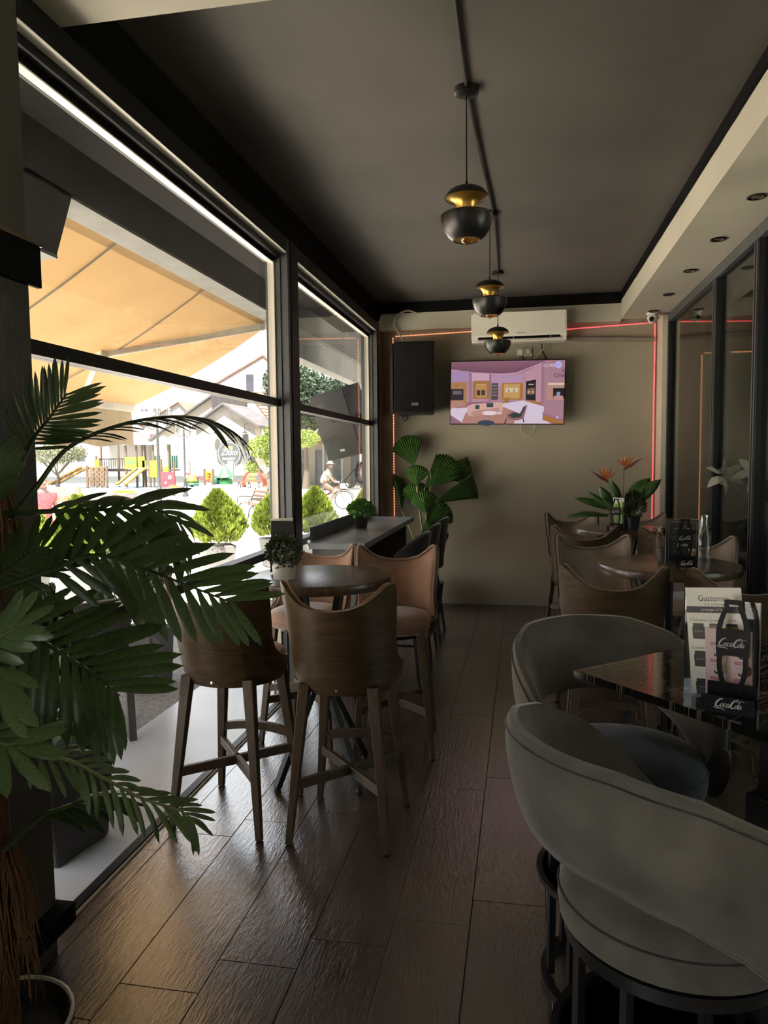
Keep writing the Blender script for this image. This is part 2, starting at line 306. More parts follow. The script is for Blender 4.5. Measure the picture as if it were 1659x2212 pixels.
# ---------------------------------------------------------------- floor: one child object per board
XW, YB = -1.51, 7.73
fl = struct(B().box(-1.515, 1.45, -4.2, YB+.05, -.06, -.004), 'floor', 'grout')
plank = {}
PW, PL = .2492, 1.005
for k in range(-1, 12):
    x0 = -1.410+PW*k; x1 = x0+PW
    xa, xb = max(x0, -1.50)+.0009, min(x1, 1.40)-.0009
    if xb-xa < .02: continue
    y = 1.748+.1465*k-PL*6
    while y < YB:
        ya, yb = max(y, -4.1)+.0009, min(y+PL, YB)-.0009
        if yb-ya > .03:
            key = (round(xb-xa, 4), round(yb-ya, 4))
            if key not in plank:
                a, b_ = key; plank[key] = B().box(-a/2, a/2, -b_/2, b_/2, -.012, 0).mesh('plank', 'plank', False)
            o = bpy.data.objects.new('plank', plank[key]); COL.objects.link(o); o.location = ((xa+xb)/2, (ya+yb)/2, random.uniform(-.0006, .0006)); o.parent = fl
            bv = o.modifiers.new('bevel', 'BEVEL'); bv.width = .0012; bv.segments = 1
        y += PL
# ---------------------------------------------------------------- walls, ceiling, soffits
struct(B().box(-1.60, 1.75, YB, YB+.2, -.1, 3.4), 'wall_back', 'wall', smooth=False)
struct(B().box(-1.9, 1.9, -4.2, YB+.2, 3.12, 3.4), 'ceiling', 'ceiling', smooth=False)
tr = struct(B().box(.94, 1.75, 2.21, 7.6, 2.855, 3.04), 'trim_1', 'soffit', smooth=False)
b = B()                                                                     # hand-painted black edge above the soffit
b.grid(lambda u, v: (.936, 2.21+u*5.39, 3.12 if v else 3.037+.006*math.sin(u*37)+.004*math.sin(u*91)+(.012 if .42 < u < .47 else 0)), 120, 1)
b.box(.94, 1.75, 2.21, 7.6, 3.035, 3.13); b.o('painted_edge', 'black_paint', tr, smooth=False)
tb = struct(B().box(-1.42, .94, 7.6, YB, 2.84, 3.015), 'trim_2', 'soffit', smooth=False)
B().box(-1.42, .94, 7.595, YB, 3.012, 3.13).o('painted_edge', 'black_paint', tb, smooth=False)
B().prism([(-1.47, 2.83), (-1.41, 2.83), (-1.41, 2.99), (-1.43, 2.93), (-1.47, 2.90)], 7.5, 7.6).o('plaster_end', 'soffit', tb, smooth=False)
struct(B().box(-1.47, 1.9, .9, 2.21, 2.895, 3.13), 'trim_3', 'soffit', smooth=False)
struct(B().box(-1.9, -1.45, -4.2, YB+.1, 2.885, 3.13), 'trim_4', 'black_paint', smooth=False)
wl = struct(B().box(-1.80, -1.42, .35, 1.985, -.05, 2.90), 'wall_left', 'pier', smooth=False, bevel=.006)
B().box(-1.42, -1.408, .6, 1.93, 1.46, 2.0).o('stone_panel', 'stone', wl, smooth=False)
struct(B().box(-1.80, -1.365, .35, 2.0, .105, .165), 'baseboard_left', 'black_paint', smooth=False)
sh = tag(B().box(-1.42, -1.402, 1.2, 2.02, 2.045, 2.165).o('wall_box', 'black_paint', bevel=.003), 'black painted box shelf with a thin wooden top high on the dark pier', 'shelf')
B().box(-1.42, -1.398, 1.2, 2.025, 2.165, 2.175).o('wooden_top', 'table_wood', sh)
# rest of the cafe behind the camera: side walls and a glazed street front
struct(B().box(1.42, 1.62, -4.2, 1.2, -.1, 3.13), 'wall_right', 'wall', smooth=False)
struct(B().box(-1.80, -1.42, -4.2, -3.9, -.05, 2.90), 'wall_front', 'pier', smooth=False)
struct(B().box(-1.80, -1.42, -.35, .35, -.05, 2.90), 'wall_left_rear', 'pier', smooth=False)
w0 = struct(B().box(-1.55, -1.45, -3.9, -.35, 2.76, 2.9).box(-1.55, -1.45, -3.9, -.35, -.02, .05).box(-1.55, -1.45, -2.45, -2.35, 0, 2.8), 'window_5', 'dark_alu', smooth=False)
B().box(-1.512, -1.508, -3.9, -.35, .05, 2.76).o('pane', 'window_glass', w0, smooth=False)
struct(B().box(-1.8, 1.62, -4.4, -4.2, -.1, 3.13), 'wall_rear', 'wall', smooth=False)
# ---------------------------------------------------------------- street windows
def street_window(name, y0, y1):
    e = struct(B().box(-1.465, -1.42, y0, y1, 2.80, 2.886).box(-1.51, -1.462, y0, y1, 2.765, 2.886).box(-1.56, -1.505, y0, y1, 2.742, 2.886), name, 'dark_alu', smooth=False, bevel=.002)
    B().box(-1.525, -1.488, y0, y1, -.005, .014).o('sill', 'dark_alu', e, smooth=False)
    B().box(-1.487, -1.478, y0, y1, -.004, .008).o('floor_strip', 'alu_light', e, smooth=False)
    B().box(-1.545, -1.475, y0, y1, 1.862, 1.908).o('transom', 'dark_alu', e, smooth=False)
    B().box(-1.545, -1.475, y0, y1, .945, .990).o('transom', 'dark_alu', e, smooth=False)
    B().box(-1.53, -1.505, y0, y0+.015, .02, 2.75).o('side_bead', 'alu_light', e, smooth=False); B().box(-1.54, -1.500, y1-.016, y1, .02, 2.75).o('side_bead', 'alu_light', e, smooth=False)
    B().box(-1.464, -1.421, y0, y1, 2.797, 2.800).o('head_lit_strip', 'lit_underside', e, smooth=False); B().box(-1.535, -1.500, y0, y1, 2.736, 2.742).o('head_lit_strip', 'lit_underside', e, smooth=False)  # pale strips paint in the ground light on the head's underside
    for z0, z1 in ((.012, .945), (.99, 1.862), (1.908, 2.742)): B().box(-1.514, -1.510, y0, y1, z0, z1).o('pane', 'window_glass', e, smooth=False)
    return e
street_window('window_1', 1.985, 4.45); street_window('window_2', 4.66, 7.30)
def post(name, y0, y1):
    e = struct(B().box(-1.56, -1.465, y0, y1, -.003, 2.886).box(-1.465, -1.42, y0+.012, y1, -.003, 2.886), name, 'alu', smooth=False, bevel=.002)
    B().box(-1.421, -1.414, y0+.06, y1, -.002, 2.886).o('cover_strip', 'dark_alu', e, smooth=False)
post('trim_5', 4.45, 4.66); post('trim_6', 7.30, 7.40)
struct(B().box(-1.60, -1.44, 7.40, YB, 0, 2.886), 'wall_corner', 'counter_side', smooth=False)
# ---------------------------------------------------------------- glazed partition on the right, dark room behind it
PX = 1.375
def part_frame(name, y0, y1):
    e = struct(B().box(PX-.035, PX+.045, y0, y1, 2.78, 2.856).box(PX-.03, PX+.04, y0, y1, 0, .06), name, 'alu', smooth=False, bevel=.002)
    B().box(PX, PX+.006, y0, y1, .06, 2.78).o('pane', 'partition_glass', e, smooth=False)
    B().box(PX+.055, PX+.10, y0+.06, y0+.15, 0, 2.78).o('rear_stile', 'alu', e, smooth=False); B().box(PX+.055, PX+.06, y0+.09, y0+.12, 0, 2.78).o('edge_strip', 'alu_light', e, smooth=False)
    for y in (y0, y1-.045):
        B().box(PX-.03, PX+.05, y, y+.045, 0, 2.78).o('stile', 'dark_alu', e, smooth=False, bevel=.002); B().box(PX-.038, PX-.028, y+.012, y+.03, 0, 2.78).o('edge_strip', 'alu', e, smooth=False)
    return e
for n, a, c in (('window_3', 5.70, 7.42), ('window_4', 4.74, 5.70), ('window_7', 3.60, 4.74), ('window_8', 2.4, 3.60), ('window_9', 1.2, 2.4)): part_frame(n, a, c)
cw = struct(B().box(1.30, 1.36, 7.45, YB, 0, 2.855).box(1.36, 1.45, 7.42, YB, 0, 2.855), 'trim_7', 'white_panel', smooth=False)
B().box(1.345, 1.352, 7.40, 7.44, 0, 2.83).o('dark_strip', 'dark_alu', cw, smooth=False)
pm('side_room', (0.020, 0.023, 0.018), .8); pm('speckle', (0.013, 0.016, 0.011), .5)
m = M['speckle']; N, L = m.node_tree.nodes, m.node_tree.links; Bs = N['Principled BSDF']; vo = N.new('ShaderNodeTexVoronoi'); vo.inputs['Scale'].default_value = 38; L.new(coords(N, L, 1), vo.inputs[0])
L.new(ramp(N, L, vo.outputs[0], [(0, (.7, .7, .5)), (.12, (.12, .15, .09)), (.2, (.05, .06, .04))]), Bs.inputs['Base Color'])
struct(B().box(1.42, 3.4, YB, YB+.2, -.1, 3.13).box(3.4, 3.6, 3.0, YB+.2, -.1, 3.13).box(3.4, 3.6, 1.0, 3.0, -.1, .8).box(3.4, 3.6, 1.0, 3.0, 2.6, 3.13).box(1.42, 3.6, 1.0, 1.2, -.1, 3.13), 'wall_side_room', 'side_room', smooth=False)  # unseen opening in the right-hand wall added to let daylight in
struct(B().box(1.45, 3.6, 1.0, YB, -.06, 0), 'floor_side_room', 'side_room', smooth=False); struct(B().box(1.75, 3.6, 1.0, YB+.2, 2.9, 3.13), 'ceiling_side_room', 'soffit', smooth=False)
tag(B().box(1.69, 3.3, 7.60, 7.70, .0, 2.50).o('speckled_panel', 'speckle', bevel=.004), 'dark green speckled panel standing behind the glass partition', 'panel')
# ---------------------------------------------------------------- walnut shell bar stools
def interp(tab, x):
    for (a, p), (c, q) in zip(tab, tab[1:]):
        if x <= c: t_ = (x-a)/(c-a) if c > a else 0; return p+(q-p)*t_
    return tab[-1][1]
TOP = [(0, .962), (15, .967), (30, .985), (42, 1.017), (50, 1.045), (55, 1.057), (59, 1.053), (61.5, 1.03), (63, .98), (64, .92), (65.5, .86), (68, .80), (72, .755), (80, .722), (92, .705), (110, .695), (122, .680)]
def shell_pt(a, t_, off, drop=0, z0=.605):
    A = abs(a); zt = interp(TOP, A)-drop; z = z0+(zt-z0)*t_
    k = (z-.62)/.42; r = .212+.040*max(0, k)+off
    if z < .66: r -= .022*((.66-z)/.06)**2
    rr = math.radians(a); x = math.sin(rr)*r*1.04; y = -math.cos(rr)*r*(1.0 if A < 90 else .95)
    y += .02-.085*max(0, k)*max(0, math.cos(rr))
    wing = max(0, (A-38)/22) if A < 66 else 0
    x *= 1+.03*wing*max(0, k); 
    return (x, y, z)
def ang(u, m=122):
    s = 2*u-1; q = abs(s); 
    A = q/.55*58 if q < .55 else (58+(q-.55)/.2*10 if q < .75 else 68+(q-.75)/.25*(m-68))
    return math.copysign(A, s)
def make_stool(fabric):
    t = thing('bar_stool', 'x', 'bar stool')
    s = B().shell(lambda u, v: shell_pt(ang(u), v, 0), lambda u, v: shell_pt(ang(u), v, -.012), 60, 12).o('shell', 'walnut', t, recalc=True)
    B().lathe([(0, 0), (.007, .001), (.010, .006), (.007, .011), (0, .012)], 12).o('rivet', 'chrome', s, (0, -.182, .630), (PI/2, 0, 0))
    p = B().shell(lambda u, v: shell_pt(ang(u, 108), v, -.0125, .007, .64), lambda u, v: shell_pt(ang(u, 106), v, -.012-.030*math.sin(PI*min(1, max(.05, v*.96+.04)))**.35, .011, .65), 60, 10).o('back_pad', fabric, t, recalc=True)
    B().tube([shell_pt(ang(.02+.96*i/80, 106), 1, -.022, .004) for i in range(81)], .0065, 6).o('piping', fabric, p)
    b = B(); prof = [(0, .632), (.9, .632), (.975, .642), (1, .662), (.99, .690), (.93, .710), (.75, .722), (.4, .727), (0, .728)]
    def seat(u, v):
        a = 2*PI*u; i = v*(len(prof)-1); k = min(int(i), len(prof)-2); fr = i-k; r = prof[k][0]*(1-fr)+prof[k+1][0]*fr; z = prof[k][1]*(1-fr)+prof[k+1][1]*fr
        c, s_ = math.cos(a), math.sin(a); q = (abs(c)**2.6+abs(s_)**2.6)**(-1/2.6)
        return (c*q*r*.196, .040+s_*q*r*.200, z)
    st = b.grid(seat, 40, 16).o('seat', fabric, t, recalc=True)
    B().tube([(.1965*math.cos(a)*(abs(math.cos(a))**2.6+abs(math.sin(a))**2.6)**(-1/2.6), .040+.2005*math.sin(a)*(abs(math.cos(a))**2.6+abs(math.sin(a))**2.6)**(-1/2.6), .664) for a in [2*PI*k/48 for k in range(48)]], .005, 6, closed=True).o('piping', fabric, st)
    F = {}
    for sx in (-1, 1):
        for sy in (-1, 1):
            top = (sx*.140, .01+sy*.150, .640); ft = (sx*.200, .01+sy*.212, .002); F[sx, sy] = (Vector(top), Vector(ft))
            B().bar(top, ft, .046, .040, .026, .026, up=(0, 1, 0)).o('leg', 'leg_wood', t, smooth=False, bevel=.003)
    def at_(k, z): a, c = F[k]; f_ = (a.z-z)/(a.z-c.z); return a+(c-a)*f_
    B().bar(at_((-1, -1), .235), at_((1, 1), .235), .022, .040).o('cross_brace', 'leg_wood', t, smooth=False, bevel=.003)
    B().bar(at_((1, -1), .235), at_((-1, 1), .235), .022, .040).o('cross_brace', 'leg_wood', t, smooth=False, bevel=.003)
    p, q = at_((-1, 1), .30), at_((1, 1), .30); b = B()
    b.grid(lambda u, v: (lambda x, k: (x, p.y+(.012 if v in (.25, .5) else -.012)+.0, .30+k))(p.x+(q.x-p.x)*u, .022*(1-(2*u-1)**2)+(-.018 if v in (0, 1, .25) else .018)), 14, 4).o('footrest', 'leg_wood', t, recalc=True)
    B().cyl((0, .01, .60), (0, .01, .636), .16, n=20).o('seat_base', 'black_metal', t)
    return t
st_r = make_stool('velvet_rose'); st_t = make_stool('velvet_taupe')
def use(proto, loc, rz, label, group, first=set(), skip=()):
    if proto.name not in first: first.add(proto.name); proto.location = loc; proto.rotation_euler = (0, 0, rz); proto['label'] = label; proto['group'] = group; return proto
    return dup(proto, loc, rz, label, group, skip)
g1 = 'walnut stools at the window table'; g2 = 'walnut stools at the right-hand tables'
use(st_r, (-.705, 2.93, 0), -.03, 'brown walnut-backed bar stool nearest the camera, back turned, beside the aisle at the window table', g1)
use(st_r, (-1.215, 2.96, 0), -.10, 'walnut-backed bar stool partly behind the palm frond, back turned, against the window', g1)
use(st_r, (-.665, 3.86, 0), PI+.10, 'rose velvet bar stool facing the camera on the aisle side of the window table', g1)
use(st_r, (-1.16, 3.92, 0), PI-.12, 'rose velvet bar stool mostly hidden behind the window table, next to the dark counter', g1)
use(st_t, (.405, 3.50, 0), -.06, 'walnut-backed stool with its back to the camera, left front of the middle round table', g2)
use(st_t, (.915, 3.47, 0), .05, 'walnut-backed stool behind the tall ice cream leaflet, right front of the middle round table', g2)
use(st_t, (.44, 4.50, 0), PI+.10, 'taupe velvet stool facing the camera at the left back of the middle round table', g2)
use(st_t, (.995, 4.52, 0), PI-.15, 'rosy taupe stool facing the camera behind the black menu on the middle round table', g2)
use(st_t, (.44, 5.46, 0), -.05, 'walnut-backed stool at the left front of the farthest round table', g2)
use(st_t, (1.0, 5.38, 0), .06, 'walnut-backed stool at the right front of the farthest round table', g2)
use(st_t, (.45, 6.42, 0), PI+.2, 'pale taupe stool facing the camera at the left back of the farthest round table', g2)
use(st_t, (.97, 6.5, 0), PI-.12, 'taupe stool by the back wall at the right back of the farthest round table', g2)
# ---------------------------------------------------------------- round wooden bar tables
def make_table():
    t = thing('bar_table', 'x', 'table')
    B().lathe([(0, .935), (.338, .935), (.347, .938), (.350, .944), (.350, .972), (.347, .978), (.338, .980), (0, .980)], 64).o('table_top', 'table_wood', t)
    B().box(-.12, .12, -.12, .12, .925, .935).o('mounting_plate', 'black_metal', t)
    for k in range(4):
        a = PI/4+k*PI/2+.15; c, s_ = math.cos(a), math.sin(a)
        B().bar((c*.14, s_*.14, .93), (c*.035, s_*.035, .46), .030, .030).bar((c*.035, s_*.035, .46), (c*.27, s_*.27, .02), .030, .030).o('leg', 'black_metal', t, smooth=False)
        B().cyl((c*.27, s_*.27, 0), (c*.27, s_*.27, .022), .018, .012).o('leveller', 'black_metal', t)
    B().cyl((0, 0, .44), (0, 0, .48), .055).o('hub', 'black_metal', t)
    return t
tb_ = make_table(); gt = 'round wooden bar tables'
tb_.location = (-.95, 3.40, 0); tb_['label'] = 'round dark wood bar table beside the street window'; tb_['group'] = gt
dup(tb_, (.74, 3.98, 0), .4, 'round dark wood bar table in the middle of the right side, black menu on it', gt)
dup(tb_, (.74, 5.95, 0), .9, 'round dark wood bar table farthest back by the red light strip', gt)
# ---------------------------------------------------------------- grey tub bar stools
GT = [(0, 1.02), (35, 1.015), (60, .985), (85, .92), (105, .84), (118, .77), (128, .735)]
GB = [(0, .795), (30, .790), (55, .755), (75, .70), (90, .64), (100, .605), (128, .60)]
def tub_pt(a, v, off):
    A = abs(a); zb = interp(GB, A); zt = interp(GT, A); q = math.sin(PI*v)**.5 if 0 < v < 1 else 0
    z = zb+(zt-zb)*v; rr = math.radians(a); k = (z-.6)/.4
    r = .232+.055*k+off*(.25+.75*q); return (math.sin(rr)*r*1.03, -math.cos(rr)*r-.03*k*max(0, math.cos(rr)), z+(.0 if 0 < v < 1 else 0))
def make_tub(label, fabric, seatmat, loc, rz, group):
    t = thing('tub_bar_stool', label, 'bar stool', loc, rz, group)
    bk = B().shell(lambda u, v: tub_pt((2*u-1)*128, v, .030), lambda u, v: tub_pt((2*u-1)*128, v, -.030), 64, 14).o('backrest', fabric, t, recalc=True)
    B().tube([tub_pt((2*i/70-1)*126, .93, .0315) for i in range(71)], .0022, 5).o('seam', 'velvet_dark', bk)
    B().tube([tub_pt((2*i/70-1)*127, .02, .012) for i in range(71)], .006, 6).o('lower_welt', fabric, bk)
    s_ = B().lathe([(0, .60), (.205, .60), (.222, .612), (.226, .640), (.222, .676), (.205, .700), (.17, .712), (.10, .720), (0, .722)], 48).o('seat', seatmat, t)
    B().tube([(.2255*math.cos(2*PI*k/48), .2255*math.sin(2*PI*k/48), .668) for k in range(48)], .0022, 5, closed=True).o('seam', 'velvet_dark', s_)
    ring = lambda r, z, h=.013, wd=.013: B().lathe([(r-wd, z-h), (r+wd, z-h), (r+wd, z+h), (r-wd, z+h), (r-wd, z-h)], 40)
    ring(.200, .585).o('seat_ring', 'black_metal', t, recalc=True); ring(.232, .330, .009, .008).o('foot_ring', 'black_metal', t, recalc=True); ring(.215, .012, .012, .012).o('floor_ring', 'black_metal', t, recalc=True)
    for k in range(9):
        a = 2*PI*k/9+.3; B().bar((math.cos(a)*.192, math.sin(a)*.192, .575), (math.cos(a)*.198, math.sin(a)*.198, .01), .020, .016).o('upright', 'black_metal', t, smooth=False)
    return t
gg = 'grey velvet stools at the marble table'
make_tub('large grey velvet tub stool in the right foreground, back to the camera', 'velvet_grey', 'velvet_grey', (.30, 1.50, 0), -1.08, gg)
make_tub('grey velvet tub stool with bluish seat tucked against the black marble table', 'velvet_grey', 'velvet_blue', (.285, 2.145, 0), -2.72, gg)
# ---------------------------------------------------------------- black marble table
t = thing('marble_table', 'square black marble bar table with pale veins in the right foreground', 'table', (.625, 1.90, 0), .72)
B().box(-.35, .35, -.35, .35, .962, .982).o('table_top', 'marble', t, smooth=False, bevel=.002)
B().box(-.20, .20, -.02, .02, .938, .962).box(-.02, .02, -.20, .20, .938, .962).o('top_support', 'black_metal', t, smooth=False)
B().box(-.038, .038, -.038, .038, .03, .94).o('column', 'black_metal', t, smooth=False, bevel=.004)
B().box(-.058, .058, -.058, .058, .62, .70).o('column_collar', 'black_metal', t, smooth=False, bevel=.004)
for k in range(4):
    a = k*PI/2+PI/4; c, s_ = math.cos(a), math.sin(a); B().bar((0, 0, .045), (c*.36, s_*.36, .030), .060, .05, .05, .03).o('foot', 'black_metal', t, smooth=False, bevel=.003)
    B().cyl((c*.34, s_*.34, 0), (c*.34, s_*.34, .02), .018).o('glide', 'rubber', t)
# ---------------------------------------------------------------- window counter with three dark stools
t = thing('window_counter', 'dark grey bar counter along the far street window', 'counter', (-1.165, 5.66, 0))
B().prism([(-.185, -1.09), (.185, -1.09), (.185, 1.09), (-.235, 1.09), (-.235, -.95)], .955, .995, ax=2).o('counter_top', 'counter_top', t, smooth=False, bevel=.002, recalc=True)
B().box(-.17, .12, -1.05, -1.02, 0, .955).o('end_panel', 'counter_side', t, smooth=False); B().box(-.17, .12, 1.02, 1.05, 0, .955).o('end_panel', 'counter_side', t, smooth=False)
B().box(-.18, -.15, -1.02, 1.02, .35, .955).o('back_panel', 'counter_side', t, smooth=False)
B().box(-.215, -.195, -.95, 1.02, .995, 1.085).o('upstand', 'counter_side', t, smooth=False, bevel=.002)
def make_dark(loc, rz, label):
    t = thing('counter_stool', label, 'bar stool', loc, rz, 'dark stools at the window counter')
    f = lambda u, v, o_: (lambda a: (math.sin(a)*(.215+o_+.02*v), -math.cos(a)*(.20+o_)-.05*v, .66+v*(.36-.14*abs(2*u-1)**2.2)))((2*u-1)*1.65)
    B().shell(lambda u, v: f(u, v, 0), lambda u, v: f(u, v, -.03), 30, 8).o('backrest', 'velvet_dark', t, recalc=True)
    B().tube([f(i/30, 1.005, -.015) for i in range(31)], .014, 6).o('rim', 'velvet_dark', t)
    B().lathe([(0, .60), (.19, .60), (.205, .62), (.205, .67), (.19, .69), (0, .70)], 32).o('seat', 'velvet_dark', t)
    for sx in (-1, 1):
        for sy in (-1, 1): B().bar((sx*.12, sy*.12, .61), (sx*.19, sy*.19, .002), .022, .022).o('leg', 'black_metal', t, smooth=False)
    B().tube([(.162*sx, .162*sy, .27) for sx, sy in ((-1, -1), (1, -1), (1, 1), (-1, 1))], .009, 6, closed=True).o('foot_rail', 'black_metal', t)
for y, n in ((5.02, 'dark velvet stool at the window counter, nearest the camera'), (5.66, 'dark velvet stool in the middle of the three at the window counter'), (6.28, 'dark velvet stool at the window counter nearest the back wall')): make_dark((-.86, y, 0), PI/2, n)
# ---------------------------------------------------------------- pendant lamps
def make_pendant(loc, label, zc=3.12, top=2.71):
    t = thing('pendant_lamp', label, 'lamp', loc, 0, 'black and gold pendant lamps'); x = 0
    B().lathe([(0, zc), (.052, zc), (.052, zc-.024), (.045, zc-.028), (0, zc-.028)], 24).o('canopy', 'lamp_black', t)
    B().cyl((0, 0, zc-.02), (0, 0, top), .003, n=8).o('cord', 'lamp_black', t); B().cyl((0, 0, top-.01), (0, 0, top+.022), .008, .005, 10).o('cord_grip', 'lamp_black', t)
    q = top
    d = B().lathe([(.004, q), (.030, q-.003), (.058, q-.011), (.080, q-.024), (.092, q-.040), (.0955, q-.052), (.092, q-.051), (.078, q-.030), (.055, q-.015), (.004, q-.008)], 40).o('upper_shade', 'lamp_black', t, recalc=True)
    B().lathe([(.0925, q-.050), (.075, q-.053), (.058, q-.062), (.046, q-.080), (.041, q-.105), (.040, q-.135), (.037, q-.135), (.038, q-.105), (.043, q-.078), (.055, q-.058), (.073, q-.049), (.09, q-.046)], 40).o('gold_funnel', 'gold', d, recalc=True)
    s_ = B().lathe([(.108, q-.122), (.1135, q-.127), (.112, q-.150), (.102, q-.183), (.082, q-.214), (.060, q-.232), (.057, q-.230), (.079, q-.211), (.099, q-.181), (.108, q-.150), (.108, q-.130), (.040, q-.126)], 40).o('lower_shade', 'lamp_black', t, recalc=True)
    B().lathe([(.058, q-.2295), (.080, q-.207), (.096, q-.178), (.102, q-.15)], 32).o('gold_lining', 'gold', s_)
    B().lathe([(.014, q-.135), (.016, q-.17), (.028, q-.20), (.030, q-.220), (.022, q-.238), (.008, q-.247), (0, q-.255)], 20).o('bulb', 'bulb_glass', t)
    B().cyl((0, 0, q-.09), (0, 0, q-.175), .013, n=12).o('socket', 'gold', t)
make_pendant((-.24, 3.325, 0), 'black and gold pendant lamp nearest the camera'); make_pendant((-.21, 4.98, 0), 'black and gold pendant lamp, middle one of the row', top=2.69); make_pendant((-.208, 6.55, 0), 'black and gold pendant lamp farthest back, in front of the white air conditioner', top=2.655)
tag(B().tube(cat_rom([(-.222, 1.6, 3.113), (-.232, 2.6, 3.110), (-.236, 3.32, 3.108), (-.215, 4.1, 3.112), (-.186, 4.95, 3.110), (-.19, 5.8, 3.112), (-.205, 6.55, 3.111)], 8), .008, 6).o('cable_duct', 'lamp_black'), 'thin black cable running along the ceiling between the pendant lamps', 'cable')
# ---------------------------------------------------------------- recessed spots
pm('spot_glass', (.35, .26, .14), .15, .6)
for y, lab in ((4.194, 'nearest the camera'), (4.95, 'second from the camera'), (5.732, 'middle one of the five'), (6.516, 'fourth from the camera'), (7.23, 'farthest, beside the security camera')):
    t = thing('recessed_spot', 'small round recessed spotlight in the grey soffit, '+lab, 'spotlight', (1.18, y, 2.855), 0, 'recessed spots in the soffit')
    B().lathe([(.030, -.001), (.046, -.001), (.048, -.005), (.042, -.009), (.032, -.006), (.030, -.001)], 28).o('ring', 'black_metal', t, recalc=True)
    B().lathe([(0, -.004), (.020, -.003), (.031, -.001)], 24).o('lens', 'spot_glass', t)
# ---------------------------------------------------------------- back wall equipment
t = thing('air_conditioner', 'white wall-mounted air conditioner under the ceiling', 'air conditioner', (-.035, 7.6, 2.80))
W2, H2 = .455, .143
B().prism([(0, -H2), (-.16, -H2), (-.20, -H2+.03), (-.215, -H2+.06), (-.205, H2-.02), (-.19, H2), (0, H2)], -W2, W2, ax=0).o('body', 'ac_white', t, smooth=False, bevel=.006, recalc=True)
B().grid(lambda u, v: (-W2+.015+u*(2*W2-.03), -.216+.010*v*v+.0025*math.sin(7*u+3*v)*v*(1-v)*2, -.085+v*(H2+.078)), 24, 8).o('front_panel', 'ac_white', t, recalc=True)
B().obox((0, -.20, -.113), (.78, .03, .022), (-.5, 0, 0)).o('air_outlet', 'plastic_black', t, smooth=False)
B().obox((0, -.197, -.130), (.79, .028, .006), (-.5, 0, 0)).o('louver', 'plastic_white', t, smooth=False)
for x in (-.05, .3): B().obox((x, -.208, -.112), (.008, .02, .02), (-.5, 0, 0)).o('louver_pivot', 'plastic_white', t, smooth=False)
b = B(); text_b(b, 'Hisense', .026, -.02, -.075, -.2185, (.12, .12, .12), sx=1.1); b.o('logo', 'print', t, smooth=False)
tag(B().tube(cat_rom([(.40, 7.68, 2.715), (.60, 7.69, 2.695), (.85, 7.69, 2.690), (1.10, 7.69, 2.675), (1.27, 7.69, 2.670)], 6), .024, 10).o('wrapped_pipe', 'pipe_wrap'), 'wrapped pipe running right from the air conditioner along the wall', 'pipe')
# television
t = thing('television', 'wall-mounted flat television showing a pink boutique interior', 'television', (-.152, 7.55, 2.178), -.05); t.rotation_euler = (0, .022, -.05)
TW, TH = .565, .318
B().box(-TW, TW, -.012, .035, -TH, TH).o('housing', 'plastic_black', t, smooth=False, bevel=.003)
B().box(-.2, .2, .035, .16, -.14, .14).o('wall_bracket', 'black_metal', t, smooth=False)
B().box(-.03, .03, -.014, -.006, -TH-.006, -TH+.003).o('logo_plate', 'chrome', t, smooth=False)
b = B(); D0 = [-.0125]
def lin(h): c = [int(h[i:i+2], 16)/255 for i in (0, 2, 4)]; return tuple(x/12.92 if x < .045 else ((x+.055)/1.055)**2.4 for x in c)
def U(u): return -TW+.007+u*(2*TW-.014)
def V(v): return -TH+.009+(1-v)*(2*TH-.018)
def lay(): D0[0] -= .00012; return D0[0]
def R_(h, u0, v0, u1, v1): quad(b, U(u0), U(u1), V(v1), V(v0), lay(), lin(h))
def P_(h, *p): pol(b, [(U(x), V(y)) for x, y in p][::-1], lay(), lin(h))
def E_(h, u, v, a, c): ell(b, U(u), V(v), a*2*TW, c*2*TH, lay(), lin(h), 24)
R_('8e5f74', 0, 0, 1, 1)
for k in range(12): P_('%02x%02x%02x' % (118+k*2, 74+k*2, 94+k*2), (0, .14-k*.012), (.2, .19-k*.016), (.45, .21-k*.018), (.6, .19-k*.016), (.8, .05-k*.004), (1, -0+.0), (1, 0), (0, 0))
P_('c79ab0', (0, .12), (.2, .175), (.45, .20), (.58, .185), (.8, .035), (.8, .055), (.58, .205), (.45, .22), (.2, .195), (0, .14))
P_('b48696', (0, .14), (.2, .195), (.45, .22), (.58, .205), (.66, .16), (.66, .64), (0, .66)); R_('a98ab4', 0, .15, .16, .32); R_('b58fae', .36, .22, .64, .40)
P_('9b7186', (.16, .17), (.185, .18), (.19, .66), (.165, .66)); P_('8d6478', (.345, .2), (.36, .2), (.36, .64), (.345, .64)); P_('caa0b4', (.19, .18), (.345, .2), (.345, .33), (.19, .33))
P_('bd8f9d', (.66, .17), (.80, .05), (.80, .70), (.66, .62)); R_('9b7186', .80, .02, .825, .74); P_('a87d8e', (.825, .0), (1, 0), (1, 1), (.84, .95), (.825, .84))
P_('ab7b54', (0, .33), (.145, .33), (.145, .72), (0, .74)); R_('1d1a22', 0, .44, .115, .62); R_('6b5a68', .02, .47, .10, .53)
R_('a06f3c', .20, .31, .345, .60); R_('b98a54', .225, .36, .325, .58); R_('2a2430', .235, .46, .265, .545); R_('3a3442', .275, .46, .31, .545); R_('d9b48a', .24, .37, .31, .38)
R_('4c4446', .365, .35, .425, .62)
for k in range(4): R_('a99a98', .372, .39+k*.05, .415, .40+k*.05)
R_('a9733a', .455, .35, .645, .62); R_('c49a5e', .475, .37, .615, .60); R_('d8c3a6', .49, .43, .60, .50); R_('8a6b5c', .515, .45, .525, .50); R_('8a6b5c', .56, .45, .57, .50)
